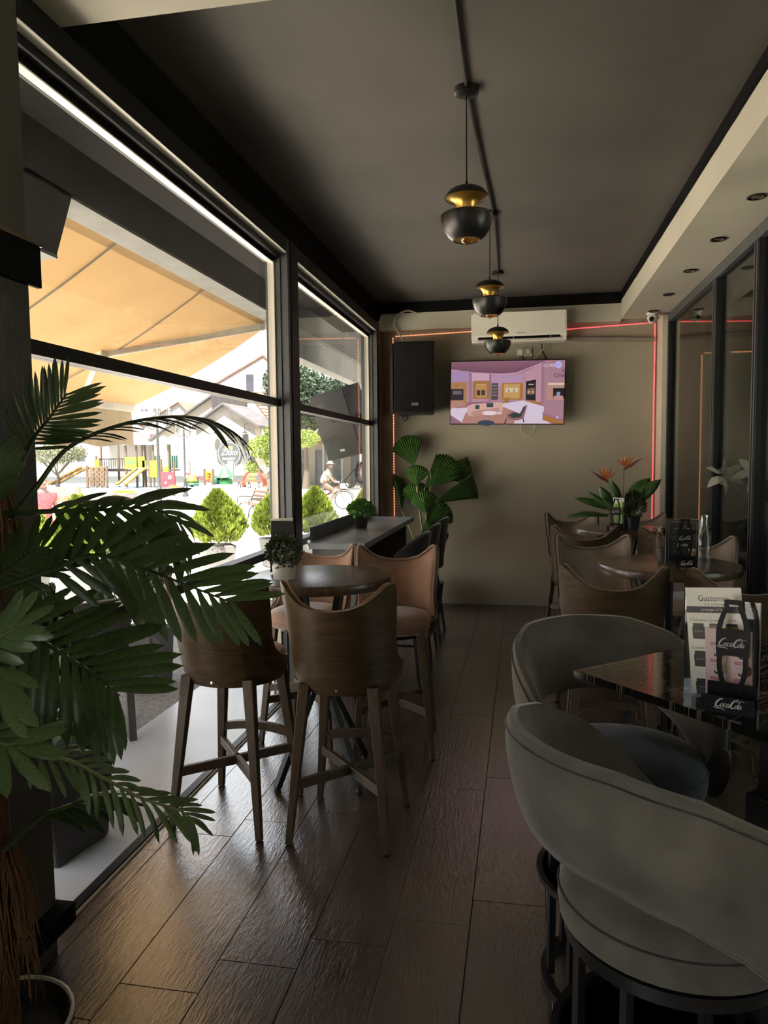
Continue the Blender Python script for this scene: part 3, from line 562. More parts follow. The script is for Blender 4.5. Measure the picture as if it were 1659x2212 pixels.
P_('19151b', (.668, .33), (.755, .30), (.755, .64), (.668, .62)); R_('c9b9a8', .69, .37, .735, .385); P_('7a5f50', (.68, .44), (.745, .43), (.745, .54), (.68, .54)); E_('c9a06a', .695, .50, .01, .02); E_('c9a06a', .73, .50, .01, .02)
P_('a8703a', (.66, .62), (.80, .66), (.80, .72), (.66, .67)); P_('d9c6d8', (.28, .72), (.65, .63), (.83, .73), (.83, .95), (1, 1), (.12, 1), (.0, .86), (.0, .76))
P_('b07c72', (.14, .82), (.46, .73), (.62, .80), (.57, 1), (.10, 1)); P_('d8c8dc', (.46, .72), (.66, .66), (.80, .74), (.80, .90), (.62, .84))
P_('a06c78', (.82, .8), (.84, .84), (1, .93), (1, 1), (.9, 1), (.82, .93)); P_('a8703a', (.82, .86), (.99, .97), (1, 1), (.92, 1), (.82, .94)); R_('b58a80', .845, .34, 1, .62); R_('e0c4bc', .86, .36, 1, .39); R_('17141a', .905, .44, 1, .60); R_('8a93b0', .935, .50, .965, .56); R_('c58e8a', .91, .56, .99, .62)
P_('d3a79c', (.15, .72), (.20, .685), (.44, .655), (.47, .665), (.47, .80), (.44, .83), (.22, .885), (.16, .87)); P_('bb8a80', (.19, .80), (.44, .745), (.44, .83), (.22, .885), (.19, .87)); R_('2c4246', .225, .70, .262, .765); R_('2c4246', .325, .67, .385, .735)
E_('e6d4dd', .355, .83, .065, .035); b_ = R_('8a6a60', .345, .86, .349, .93); E_('d9bfc4', .44, .835, .026, .02); R_('8a6a60', .42, .85, .423, .92); R_('8a6a60', .455, .85, .458, .92)
P_('8b5f62', (.505, .86), (.56, .80), (.63, .84), (.675, .70), (.685, .71), (.655, .92), (.60, .95), (.52, .93)); P_('23343a', (.52, .87), (.57, .82), (.62, .85), (.655, .72), (.67, .73), (.63, .90), (.56, .91)); P_('2a1e20', (.50, .93), (.51, .93), (.495, 1), (.485, 1)); P_('2a1e20', (.645, .92), (.655, .92), (.665, .98), (.655, .98)); E_('2b3c4e', .325, .99, .075, .045)
P_('b27d4c', (.44, .585), (.53, .575), (.53, .60), (.44, .61)); R_('a06f3c', .48, .60, .52, .67); P_('b58276', (.0, .64), (.115, .63), (.12, .72), (.0, .75)); R_('d9c0b4', .01, .745, .06, .765)
b.add([(U(.8), lay(), V(.09))]*3, [(0, 1, 2)], (0, 0, 0))
text_b(b, 'LUXE', .040, U(.815), V(.105), lay(), lin('e8d8ea'), sx=1.15); E_('b9b4ea', .945, .075, .030, .053); text_b(b, 'TV', .034, U(.927), V(.095), lay(), lin('8d7fc0'))
text_b(b, 'CHA', .050, U(.905), V(.27), lay(), lin('241c22'), sx=1.15); text_b(b, '3', .046, U(.972), V(.195), lay(), lin('241c22'), sx=1.1); text_b(b, 'EVE', .026, U(.03), V(.40), lay(), lin('6a4430')); E_('cbb6dc', .947, .90, .012, .018)
b.o('screen_picture', 'tv_picture', t, smooth=False)
# loudspeaker on the back wall
def speaker(name, label, loc, rot, w_, h_, d_, mat='grille'):
    t = thing(name, label, 'loudspeaker', loc); t.rotation_euler = rot
    B().prism([(-w_/2, 0), (w_/2, 0), (w_/2-.07, d_), (-w_/2+.07, d_)], -h_/2, h_/2, ax=2).o('cabinet', 'plastic_black', t, smooth=False, bevel=.006, recalc=True)
    B().grid(lambda u, v: (-w_/2+.008+u*(w_-.016), -.004-.012*math.sin(PI*u), -h_/2+.02+v*(h_-.035)), 12, 4).o('grille', mat, t, recalc=True)
    b = B(); b.box(-.034+w_*.02, .034+w_*.02, -.0195, -.010, -h_/2+.075, -h_/2+.102); b.o('badge', 'chrome', t, smooth=False)
    b = B(); text_b(b, 'FBT', .024, w_*.02, -h_/2+.080, -.0200, (.02, .02, .02), 'CENTER', sx=1.3); b.o('badge_lettering', 'print', t, smooth=False)
    B().box(-w_/2+.03, w_/2-.03, .02, d_-.06, -h_/2-.004, -h_/2+.01).o('base_plate', 'rubber', t, smooth=False)
    return t
t = speaker('loudspeaker', 'black loudspeaker hung in the corner of the back wall', (-1.045, 7.28, 2.325), (0, .0, .03), .40, .70, .34)
B().box(-.235, -.21, .0, .34, -.34, .34).o('side_bracket', 'black_metal', t, smooth=False); B().box(-.25, .02, .33, .45, -.06, .06).o('wall_bracket', 'black_metal', t, smooth=False)
B().tube(cat_rom([(-.10, .10, -.352), (-.13, .06, -.39), (-.10, .02, -.41), (-.07, .06, -.39), (-.10, .10, -.37), (-.13, .08, -.40), (-.09, .05, -.42), (-.08, .12, -.352)], 6), .004, 5).o('cable_loop', 'rubber', t)
t = speaker('outdoor_loudspeaker', 'dark loudspeaker tilted downward outside the far street window', (-2.07, 8.15, 1.915), (0, 0, 0), .54, .76, .38, 'plastic_black')
t.rotation_euler = Euler((math.radians(15), math.radians(-9), math.radians(-30))).to_matrix().to_euler()
B().box(.20, .30, .18, .24, -.04, .04).o('arm', 'black_metal', t, smooth=False)
t = thing('hanging_cable', 'coil of black cable hanging under the outdoor loudspeaker', 'cable', (-1.80, 8.40, 1.50))
b = B()
for k in range(6): b.tube([(.03*math.sin(k)+.085*math.cos(a)*(1+.12*k/5), .012*k, -.13+.12*math.sin(a)*(1+.1*math.sin(k*2))) for a in [2*PI*i/20 for i in range(20)]], .004, 5, closed=True)
b.o('coil', 'rubber', t); B().tube(cat_rom([(-.02, 0, 0), (-.12, 0, -.10), (-.22, 0, -.22), (-.18, 0, -.30), (-.10, 0, -.24), (-.09, 0, -.05), (-.06, 0, .02)], 6), .005, 5).o('loose_end', 'rubber', t); B().cyl((0, .03, -.02), (0, .03, .06), .008).o('hook', 'black_metal', t)
# sockets and cables
t = thing('wall_socket', 'double white wall socket with plugs above the television', 'socket', (.02, YB, 2.59))
B().box(-.075, .075, -.02, 0, -.04, .04).o('plate', 'plastic_white', t, smooth=False, bevel=.004)
B().box(-.068, -.015, -.06, -.02, -.035, .025).o('plug', 'plastic_white', t, smooth=False, bevel=.006); B().box(.022, .055, -.045, -.02, -.02, .025).o('plug', 'cable_white', t, smooth=False, bevel=.006)
tag(B().tube(cat_rom([(-.005, 7.70, 2.56), (.02, 7.69, 2.50), (.05, 7.66, 2.44), (.06, 7.63, 2.36)], 5), .005, 6).o('plug_cable', 'rubber'), 'black power cable from the wall socket down behind the television', 'cable')
tag(B().tube(cat_rom([(.05, 7.70, 2.57), (.06, 7.68, 2.50), (.09, 7.66, 2.44), (.10, 7.63, 2.36)], 5), .004, 6).o('plug_cable', 'cable_white'), 'pale power cable from the wall socket down behind the television', 'cable')
tag(B().tube(cat_rom([(.20, 7.62, 2.66), (.20, 7.66, 2.60), (.11, 7.68, 2.51), (.04, 7.68, 2.46), (.02, 7.65, 2.36)], 6), .005, 6).o('loose_cable', 'cable_white'), 'pale cable hanging from the air conditioner to the television', 'cable')
tag(B().tube(cat_rom([(.19, 7.64, 2.66), (.205, 7.68, 2.58), (.24, 7.68, 2.50), (.25, 7.65, 2.40)], 6), .007, 6).o('loose_cable', 'rubber'), 'black cable hanging from the air conditioner to the television', 'cable')
tag(B().tube(cat_rom([(-.005, 7.66, 1.90), (-.015, 7.68, 1.82), (.04, 7.69, 1.755), (.10, 7.69, 1.775), (.125, 7.68, 1.83), (.125, 7.66, 1.90)], 6), .005, 6).o('loose_cable', 'cable_white'), 'loop of pale cable below the television', 'cable')
tag(B().tube(cat_rom([(-1.05, 7.59, 3.00), (-1.15, 7.57, 3.03), (-1.26, 7.56, 2.98), (-1.28, 7.56, 2.88), (-1.22, 7.53, 2.78), (-1.15, 7.46, 2.68)], 6), .009, 8).o('speaker_cable', 'cable_white'), 'pale cable looping over the beam down to the corner loudspeaker', 'cable')
# light strips
def strip(label, p, q, mat, dots, n0=(0, -1, 0)):
    t = thing('light_strip', label, 'light strip', p); p, q = Vector(p), Vector(q); d = q-p
    B().bar((0, 0, 0), d, .012, .008, up=n0).o('tape', 'led_base', t, smooth=False)
    b = B(); k = int(d.length/.028)
    for i in range(k): c = d*((i+.5)/k)+Vector(n0)*.006; b.obox(c, (.009, .009, .009))
    b.o('diodes', mat, t, smooth=False, kind='stuff'); return t
strip('red light strip along the wall top right of the air conditioner', (.40, 7.715, 2.80), (1.27, 7.715, 2.832), 'led_red', 1)
strip('red light strip running down the right corner of the back wall', (1.275, 7.715, 2.825), (1.272, 7.715, .45), 'led_red', 1)
strip('orange light strip along the wall top left of the air conditioner', (-1.30, 7.715, 2.80), (-.42, 7.715, 2.82), 'led_amber', 1)
strip('orange light strip running down the left corner beside the loudspeaker', (-1.325, 7.715, 2.79), (-1.328, 7.715, .50), 'led_amber', 1)
strip('dotted amber light strip up the edge of the speckled panel behind the partition', (1.685, 7.592, .40), (1.685, 7.592, 2.49), 'led_amber', 1)
strip('short amber light strip across the top of the speckled panel behind the partition', (1.70, 7.592, 2.505), (2.3, 7.592, 2.505), 'led_amber', 1)
# security camera
t = thing('security_camera', 'white dome security camera under the soffit', 'camera', (1.19, 7.33, 2.855))
B().cyl((0, 0, -.018), (0, 0, 0), .055, .06, 24).o('base', 'plastic_white', t); B().lathe([(0, -.095), (.025, -.09), (.043, -.07), (.05, -.045), (.045, -.02), (.035, -.012)], 24).o('dome', 'plastic_white', t)
B().cyl((-.012, -.030, -.055), (-.02, -.052, -.068), .024, .02, 16).o('lens', 'plastic_black', t)
# ---------------------------------------------------------------- papers and menu stands
BOT = [(.0, .30), (.06, .31), (.10, .325), (.17, .38), (.25, .42), (.32, .43), (.40, .425), (.48, .42), (.56, .44), (.62, .455), (.68, .45), (.76, .41), (.84, .34), (.90, .27), (.925, .235), (.93, .27), (.95, .27), (.955, .25), (1.0, .25)]
def bottle_outline(sc, grow=0): r = [(-w_*sc*.5-grow, h_*sc) for h_, w_ in BOT]; return r+[(-x, z) for x, z in r[::-1]]
def coke_stand(label, loc, rz, hollow=True, script=True):
    t = thing('menu_stand', label, 'menu stand', loc, rz, 'bottle-shaped menu stands'); h = .205
    oo = [( -max(.0, w_)*h*.36-.0, z*h+.03) for z, w_ in BOT]; L_ = oo; n = len(L_)
    b = B(); iw = .0105
    out = L_+[(-x, z) for x, z in L_[::-1]]
    inn = [(min(0, x+iw), min(z, h+.03-.010) if i == n-1 else z) for i, (x, z) in enumerate(L_)]; inn = inn+[(-x, z) for x, z in inn[::-1]]
    k = len(out)
    for d0, fl_ in ((-.002, 0), (.002, 1)):
        pass
    vs = [(x, -.002, z) for x, z in out]+[(x, -.002, z) for x, z in inn]+[(x, .002, z) for x, z in out]+[(x, .002, z) for x, z in inn]; fs = []
    for i in range(k-1):
        fs += [(i, i+1, k+i+1, k+i), (3*k+i, 3*k+i+1, 2*k+i+1, 2*k+i), (2*k+i, 2*k+i+1, i+1, i), (k+i, k+i+1, 3*k+i+1, 3*k+i)]
    b.add(vs, fs); b.o('bottle_frame', 'plastic_black', t, smooth=False, recalc=True)
    wl_ = .455*h*.36
    B().prism([(-wl_*.98, .03+.40*h), (wl_*.98, .03+.40*h), (wl_, .03+.5*h), (wl_*1.02, .03+.60*h), (wl_, .03+.685*h), (-wl_, .03+.685*h), (-wl_*1.02, .03+.60*h), (-wl_, .03+.5*h)], -.003, .003).o('label_band', 'plastic_black', t, smooth=False)
    b = B(); coke(b, -.031, .03+.50*h, .056, -.0036, (.42, .42, .42)); b.o('band_script', 'print', t, smooth=False)
    B().prism([(-.055, 0), (.015, 0), (.012, .004), (-.042, .004), (-.050, .034), (-.053, .034)], -.052, .052, ax=0).o('tray', 'plastic_black', t, smooth=False, recalc=True)
    B().prism([(.002, .004), (.012, .004), (.006, .05), (.002, .05)], -.050, .050, ax=0).o('tray_back', 'plastic_black', t, smooth=False, recalc=True)
    b = B(); coke(b, -.026, .012, .056, 0, (.75, .74, .68)); b.o('tray_script', 'print', t, (0, -.0568, .001), (-.055, 0, 0), smooth=False)
    return t
def acrylic(label, loc, rz, w_, h_, prt):
    t = thing('menu_holder', label, 'menu holder', loc, rz)
    B().box(-w_/2, w_/2, -.004, -.002, 0, h_).box(-w_/2, w_/2, .002, .004, 0, h_).box(-w_/2, w_/2, -.03, .03, 0, .003).o('acrylic', 'clear_plastic', t, smooth=False)
    B().tube([(-w_/2, 0, .004), (-w_/2, 0, h_), (w_/2, 0, h_), (w_/2, 0, .004)], .0022, 6).o('bright_edge', 'chrome', t)
    b = B(); prt(b, w_-.006, h_-.006); b.o('menu_sheet', 'print', t, smooth=False); return t
def menu_print(b, w_, h_):
    K = (.012, .012, .013); quad(b, -w_/2, w_/2, .004, h_, .0, K); g = (.33, .30, .27); m_ = .010
    for u0, u1, v0, v1 in ((-w_/2+m_, w_/2-m_, m_+.002, m_+.0035), (-w_/2+m_, w_/2-m_, h_-m_, h_-m_+.0015), (-w_/2+m_, -w_/2+m_+.0015, m_, h_-m_), (w_/2-m_, w_/2-m_+.0015, m_, h_-m_)): quad(b, u0, u1, v0, v1, -.0004, g)
    for cx in (-.32, .10):
        for k in range(4):
            v_ = h_*(.80-.17*k); quad(b, (cx+.05)*w_, (cx+.22)*w_, v_, v_+.0035, -.0004, (.5, .47, .42))
            for r in range(3): quad(b, cx*w_, (cx+random.uniform(.16, .27))*w_, v_-.0075-.0062*r, v_-.0060-.0062*r, -.0004, (.20, .19, .18))
    pol(b, [(x*.9, z*1.0+.02) for x, z in bottle_outline(h_*.80)], -.0006, (.028, .030, .032))
def menu_print2(b, w_, h_):
    menu_print(b, w_, h_); quad(b, w_*.20, w_*.42, h_*.17, h_*.34, -.0008, (.55, .25, .06)); quad(b, w_*.20, w_*.42, h_*.30, h_*.36, -.0010, (.72, .70, .66)); ell(b, w_*.30, h_*.24, w_*.06, h_*.03, -.0010, (.75, .45, .10))
    for k in range(9): ell(b, w_*(.10+.03*k), h_*(.13+.02*math.sin(k*3)), w_*.03, h_*.02, -.0012, (.55, .04, .09), 8)
    coke(b, -w_*.17, h_*.42, w_*.36, -.0012, (.62, .62, .60))
MR = -.42
acrylic('clear acrylic holder with a black drinks menu behind the ice cream leaflet', (.448, 1.775, .982), MR, .158, .222, menu_print)
def leaflet(name, label, loc, rot, w_, h_, draw):
    t = thing(name, label, 'leaflet', loc); t.rotation_euler = rot; B().box(-w_/2, w_/2, 0, .0006, 0, h_).o('sheet', 'plastic_white', t, smooth=False)
    b = B(); draw(b, w_, h_); b.o('printing', 'print', t, smooth=False); return t
def gustomio(b, w_, h_):
    quad(b, -w_/2, w_/2, 0, h_, -.0003, (.88, .85, .74)); K = (.012, .012, .014); q = lambda k: -.0004-.0001*k
    text_b(b, 'Gustomio', .0185, 0, h_*.875, q(1), K, 'CENTER', sx=.88); text_b(b, 'ice cream', .0085, 0, h_*.835, q(1), (.25, .22, .2), 'CENTER', sx=1.2)
    quad(b, -w_/2, w_/2, h_*.765, h_*.825, q(1), K); text_b(b, 'prestige of taste', .0085, 0, h_*.785, q(2), (.6, .58, .5), 'CENTER', shear=.4)
    for r, names in ((0, ('Chocolate', 'Caramel', 'Caffe')), (1, ('Strawberry', 'Vanilla', 'Hazelnut')), (2, ('', '', ''))):
        for c, nm in enumerate(names):
            x = (c-1)*w_*.30; z = h_*(.52-.26*r)
            if nm: text_b(b, nm, .0088, x, z+h_*.165, q(1), (.1, .09, .08), 'CENTER', shear=.45)
            cc = ((.035, .025, .02), (.42, .22, .05), (.30, .17, .07))[c]
            pol(b, [(x-.013, z), (x+.013, z), (x+.0135, z+.026), (x+.011, z+.031), (x-.011, z+.031), (x-.0135, z+.026)], q(1), cc); quad(b, x-.0115, x+.0115, z+.030, z+.036, q(2), (.03, .03, .03)); quad(b, x-.0125, x+.0125, z+.004, z+.022, q(3), (.03, .03, .028)); ell(b, x+.001, z+.010, .005, .005, q(4), cc, 12); text_b(b, 'Gustomio', .0042, x, z+.0165, q(4), (.6, .55, .4), 'CENTER')
leaflet('ice_cream_leaflet', 'tall cream leaflet reading Gustomio ice cream on the marble table', (.441, 1.752, .988), (-.02, -.085, MR), .118, .245, gustomio)
def sweets(b, w_, h_):
    quad(b, -w_/2, w_/2, 0, h_, -.0003, (.78, .56, .56)); q = lambda k: -.0004-.0001*k
    text_b(b, "Sweets", .013, .004, h_*.87, q(1), (.45, .10, .16), 'CENTER', shear=.25)
    cols = (((.55, .05, .06), (.55, .50, .28), (.45, .28, .2)), ((.62, .55, .40), (.18, .07, .05), (.60, .42, .20)))
    for c in (0, 1):
        for r in range(3):
            x = (-.02, .030)[c]; z = h_*(.60-.26*r); cc = cols[c][r]
            ell(b, x+.004, z+.010, .015, .016, q(1), (.66, .60, .52)); quad(b, x-.018, x+.004, z+.022, z+.029, q(2), (.50, .14, .20)); text_b(b, ('MALINA', 'VANILA', 'KREMA')[r], .0052, x-.007, z+.0238, q(3), (.8, .7, .7), 'CENTER')
            quad(b, x-.018, x+.000, z+.011, z+.020, q(2), (.68, .58, .56)); text_b(b, '150', .006, x-.009, z+.0135, q(3), (.35, .3, .3), 'CENTER')
            ell(b, x+.008, z+.016, .0085, .006, q(3), cc); quad(b, x-.0005, x+.0165, z+.004, z+.016, q(3), cc); ell(b, x+.008, z+.004, .0085, .004, q(3), cc); ell(b, x, z+.001, .0105, .0055, q(4), (.03, .03, .03)); quad(b, x-.0105, x+.0105, z+.001, z+.004, q(4), (.03, .03, .03)); ell(b, x, z+.005, .0095, .0045, q(5), (.68, .62, .54))
leaflet('sweets_leaflet', 'small pink leaflet of dessert jars in the black bottle stand', (.456, 1.738, .992), (-.02, -.02, MR), .096, .150, sweets)
coke_stand('black bottle-shaped menu stand with white script on the marble table', (.452, 1.698, .982), MR)
acrylic('clear acrylic holder with black drinks menu and cocktail picture on the middle round table', (.800, 3.95, .980), -.10, .158, .232, menu_print2)
coke_stand('black bottle-shaped menu stand in front of the menu on the middle round table', (.805, 3.90, .980), -.10)
def green_card(b, w_, h_):
    quad(b, -w_/2, w_/2, 0, h_, -.0003, (.62, .85, .20)); quad(b, -w_/2, w_/2, h_*.86, h_, -.0004, (.9, .9, .84)); quad(b, w_*.34, w_/2, 0, h_*.86, -.0005, (.10, .14, .05)); pol(b, [(x*.9-.01, z+.01) for x, z in bottle_outline(h_*.75)], -.0006, (.25, .42, .08))
leaflet('green_card', 'bright green and white upright card on the farthest round table', (.715, 5.80, .985), (-.03, 0, -.5), .085, .235, green_card)
coke_stand('black bottle-shaped menu stand on the farthest round table', (.695, 5.765, .980), -.5)
def dark_card(b, w_, h_):
    quad(b, -w_/2, w_/2, 0, h_, -.0003, (.012, .011, .010)); ell(b, 0, h_*.55, w_*.26, w_*.26, -.0004, (.25, .22, .2)); ell(b, 0, h_*.55, w_*.24, w_*.24, -.0005, (.012, .011, .010)); ell(b, -.004, h_*.58, w_*.07, w_*.13, -.0006, (.5, .47, .42)); ell(b, .006, h_*.52, w_*.06, w_*.12, -.0007, (.4, .37, .33))
leaflet('menu_card', 'black menu card with a pale round emblem on the window table', (-1.150, 3.42, .985), (-.05, .03, .15), .108, .250, dark_card)
leaflet('menu_sheet_white', 'white sheet standing behind the black menu card on the window table', (-1.140, 3.44, .985), (-.05, -.04, .12), .108, .262, lambda b, w_, h_: (quad(b, -w_/2, w_/2, 0, h_, -.0003, (.5, .46, .38)), text_b(b, 'Gustomio', .012, 0, h_*.92, -.0004, (.05, .05, .05), 'CENTER')))
leaflet('counter_card', 'small black upright card on the window counter', (-1.30, 5.95, .996), (-.03, 0, .3), .085, .21, lambda b, w_, h_: quad(b, -w_/2, w_/2, 0, h_, -.0003, (.012, .012, .012)))
# ---------------------------------------------------------------- palm in the left foreground
def blade(wd, droop, fold=.25, n=7):
    def f(u, v):
        s_ = 2*v-1; w_ = wd*min(1, .35+u*1.6)*(1-u**5)**.5*(1 if u < .98 else .3); x = u
        return (x, s_*w_, -abs(s_)*fold*w_-droop*u*u*1.0+.01)
    return B().grid(f, n, 2)
LEAF = {}
def leaf_mesh(kind, mat):
    if (kind, mat) not in LEAF: wd, dr = kind; LEAF[kind, mat] = blade(wd, dr).mesh('leaflet', mat)
    return LEAF[kind, mat]
def frond(parent, pts, nrm, ln, mat='leaf_palm', wd=.105, n=15, droop=.12, a0=.9, a1=.35, r=.006, start=.22, twist=0, ragged=.1, fore=1):
    P = cat_rom(pts, 8); f = B().tube(P, [r*(1-.75*i/(len(P)-1)) for i in range(len(P))], 6).o('frond', 'stem' if mat == 'leaf_palm_light' else mat, parent); base = Vector(parent.location)
    f.location = -base
    nrm = Vector(nrm).normalized()
    for side in (-1, 1):
        for k in range(n):
            t_ = start+(1-start)*(k+.5*(side > 0))/n; x = t_*(len(P)-1); i = min(int(x), len(P)-2); p = P[i].lerp(P[i+1], x-i); T = (P[i+1]-P[i]).normalized()
            S_ = T.cross(nrm).normalized(); N_ = S_.cross(T).normalized()
            al = (a0+(a1-a0)*t_)+random.uniform(-ragged, ragged)*.6
            d = (S_*side*math.sin(al)+T*math.cos(al)+N_*twist+Vector((0, 0, random.uniform(-ragged, ragged)*.4))).normalized()
            nn = (N_-d*N_.dot(d)).normalized(); y = nn.cross(d)
            L_ = ln*(.55+.9*math.sin(PI*min(1, max(.08, (t_-start)/(1-start)*.78+.16)))*.55)*random.uniform(.9, 1.08)*(1 if side > 0 else fore)
            m_ = leaf_mesh((wd, random.choice((droop, droop*1.5, droop*.6))), mat)
            o = bpy.data.objects.new('leaflet', m_); COL.objects.link(o); o.parent = f
            o.matrix_local = Matrix(((d.x, y.x, nn.x, p.x), (d.y, y.y, nn.y, p.y), (d.z, y.z, nn.z, p.z), (0, 0, 0, 1))) @ Matrix.Diagonal((L_, L_, L_, 1))
    return f
palm = thing('potted_palm', 'large artificial palm with feathery fronds in the left foreground', 'plant', (-1.0, 1.26, 0))
def pc(pts): return [tuple(Vector(p)-Vector((-1.0, 1.26, 0))) for p in pts]
B().tube(pc([(-1.14, 1.38, .22), (-1.07, 1.30, .7), (-1.06, 1.28, 1.1), (-1.05, 1.29, 1.45), (-1.035, 1.30, 1.56)]), [.042, .036, .033, .036, .028], 14).o('trunk', 'trunk', palm)
fib = B(); rng = random.Random(3)
for zc, n_, ln in ((1.53, 150, .34), (1.25, 60, .25), (.74, 170, .22), (.62, 80, .2)):
    for k in range(n_):
        a = rng.uniform(0, 2*PI); r = .036; p = Vector((-.055+math.cos(a)*r, .03+math.sin(a)*r*.9, zc+rng.uniform(-.06, .03))); o_ = Vector((math.cos(a), math.sin(a), 0))*rng.uniform(.008, .045)
        fib.tube([p, p+o_*.8+Vector((0, 0, -ln*.3)), p+o_+Vector((rng.uniform(-.02, .02), 0, -ln*rng.uniform(.6, 1)))], [.0016, .0013, .0005], 3, caps=False)
fib.o('husk_fibre', 'fibre', palm, kind='stuff')
B().lathe([(.10, 0), (.125, .02), (.145, .24), (.150, .26), (.158, .262), (.158, .272), (.145, .272), (.138, .25), (.13, .235), (0, .235)], 32, (-.15, .13, 0)).o('pot', 'pot_dark', palm); B().tube([(-.15+.152*math.cos(2*PI*k/32), .13+.152*math.sin(2*PI*k/32), .272) for k in range(32)], .006, 6, closed=True).o('pot_rim', 'ceramic', palm)
CM = (.55, -.75, .35)
FR = [
 ([(-1.012, 1.34, 1.50), (-.955, 1.324, 1.575), (-.911, 1.315, 1.615), (-.875, 1.324, 1.665)], (.45, -.80, .1), .105, 'leaf_palm', dict(n=15, a0=1.15, a1=.5, wd=.05, droop=.12)),
 ([(-.987, 1.286, 1.417), (-.965, 1.346, 1.483), (-.931, 1.409, 1.562), (-.843, 1.48, 1.612), (-.748, 1.55, 1.629), (-.687, 1.612, 1.615), (-.640, 1.637, 1.580)], (.15, .1, 1), .10, 'leaf_palm', dict(n=15, a0=.6, a1=.25, start=.36, wd=.10, droop=.35)),
 ([(-1.0, 1.287, 1.431), (-.897, 1.303, 1.435), (-.816, 1.349, 1.435), (-.735, 1.385, 1.435), (-.685, 1.413, 1.400)], (.3, -.5, .8), .15, 'leaf_palm', dict(n=13, a0=1.15, a1=.5, droop=.5, wd=.085)),
 ([(-.969, 1.23, 1.295), (-.883, 1.248, 1.324), (-.797, 1.266, 1.354), (-.711, 1.281, 1.331), (-.599, 1.278, 1.294), (-.515, 1.273, 1.266)], (.40, -.85, .42), .145, 'leaf_palm', dict(n=15, a0=1.15, a1=.55, wd=.078, droop=.16, start=.2)),
 ([(-.985, 1.208, 1.262), (-.891, 1.198, 1.22), (-.82, 1.188, 1.187), (-.751, 1.179, 1.154), (-.694, 1.168, 1.120)], (.5, -.8, .25), .165, 'leaf_palm', dict(n=12, a0=1.2, a1=.6, wd=.076, droop=.12, start=.15)),
 ([(-.90, 1.048, 1.20), (-.84, 1.028, 1.236), (-.80, 1.019, 1.262), (-.775, 1.015, 1.272)], (.55, -.7, .5), .088, 'leaf_palm_light', dict(n=5, a0=.9, a1=.25, wd=.13, droop=.2)),
 ([(-.90, 1.039, 1.231), (-.83, 1.009, 1.215), (-.795, .985, 1.190), (-.775, .968, 1.165)], (.55, -.7, .5), .085, 'leaf_palm_light', dict(n=5, a0=.9, a1=.3, wd=.14, droop=.2)),
 ([(-.931, 1.073, 1.09), (-.86, 1.053, 1.082), (-.826, 1.04, 1.074), (-.805, 1.044, 1.075)], (.5, -.7, .6), .10, 'leaf_palm_light', dict(n=6, a0=.85, a1=.25, wd=.11, droop=.25)),
 ([(-.99, 1.226, .999), (-.921, 1.235, .972), (-.857, 1.256, .955), (-.798, 1.284, .910), (-.737, 1.313, .862), (-.669, 1.334, .833), (-.640, 1.338, .805)], (.35, -.3, .9), .095, 'leaf_palm_light', dict(n=19, a0=1.0, a1=.45, wd=.075, droop=.3, start=.12)),
 ([(-1.0, 1.241, .77), (-.964, 1.297, .809), (-.92, 1.327, .823), (-.857, 1.36, .835), (-.80, 1.382, .815)], (.2, -.1, 1), .075, 'leaf_palm', dict(n=12, a0=.8, a1=.4, wd=.11, droop=.5, start=.3)),
 ([(-1.004, 1.224, 1.304), (-.966, 1.253, 1.326), (-.933, 1.292, 1.358), (-.879, 1.334, 1.372)], (.45, -.7, .5), .10, 'leaf_palm', dict(n=12, a0=1.1, a1=.5, wd=.075, droop=.15, start=.1)),
 ([(-1.0, 1.22, 1.42), (-.96, 1.18, 1.46), (-.935, 1.17, 1.50), (-.92, 1.175, 1.55)], (.6, -.75, .2), .075, 'leaf_palm', dict(n=9, a0=1.0, a1=.4, wd=.09, droop=.2)),
]
for pts, nr, ln, mt, kw in FR: frond(palm, pts, nr, ln, mt, **kw)
# ---------------------------------------------------------------- fan palm in the corner
fp = thing('fan_palm', 'potted fan palm with pleated round leaves in the back corner', 'plant', (-.93, 7.36, 0))
FO = Vector((-.93, 7.36, 0))
def fan_leaf(ap, tip, half, fold=0., nrm=(0, -1, .1), flat=.75):
    ap, tip = Vector(ap)-FO, Vector(tip)-FO; d = tip-ap; R = d.length; d.normalize(); nrm = Vector(nrm); nrm = (nrm-d*nrm.dot(d)).normalized(); sd = d.cross(nrm)
    K = 28
    def f(u, v):
        a = (2*u-1)*half; rr = R*v*(1-.16*abs(2*u-1)**2)*(1+(.018 if int(round(u*K)) % 2 else -.018)*(v > .97))
        z = (.010 if int(round(u*K)) % 2 else -.010)*v*(R/.3)-fold*abs(2*u-1)*R*v-.10*R*v*v
        return ap+d*math.cos(a)*rr+sd*math.sin(a)*rr+nrm*z
    l = B().grid(f, K, 6).o('leaf', 'leaf_fan', fp); l.modifiers.new('t', 'SOLIDIFY').thickness = .0015
    B().tube(cat_rom([(-.0, .0, .28), tuple(Vector((0, 0, .28)).lerp(ap, .55)+Vector((0, .02, .03))), tuple(ap)], 6), [.008]*6+[.007]*6+[.005], 6).o('stalk', 'stem', fp)
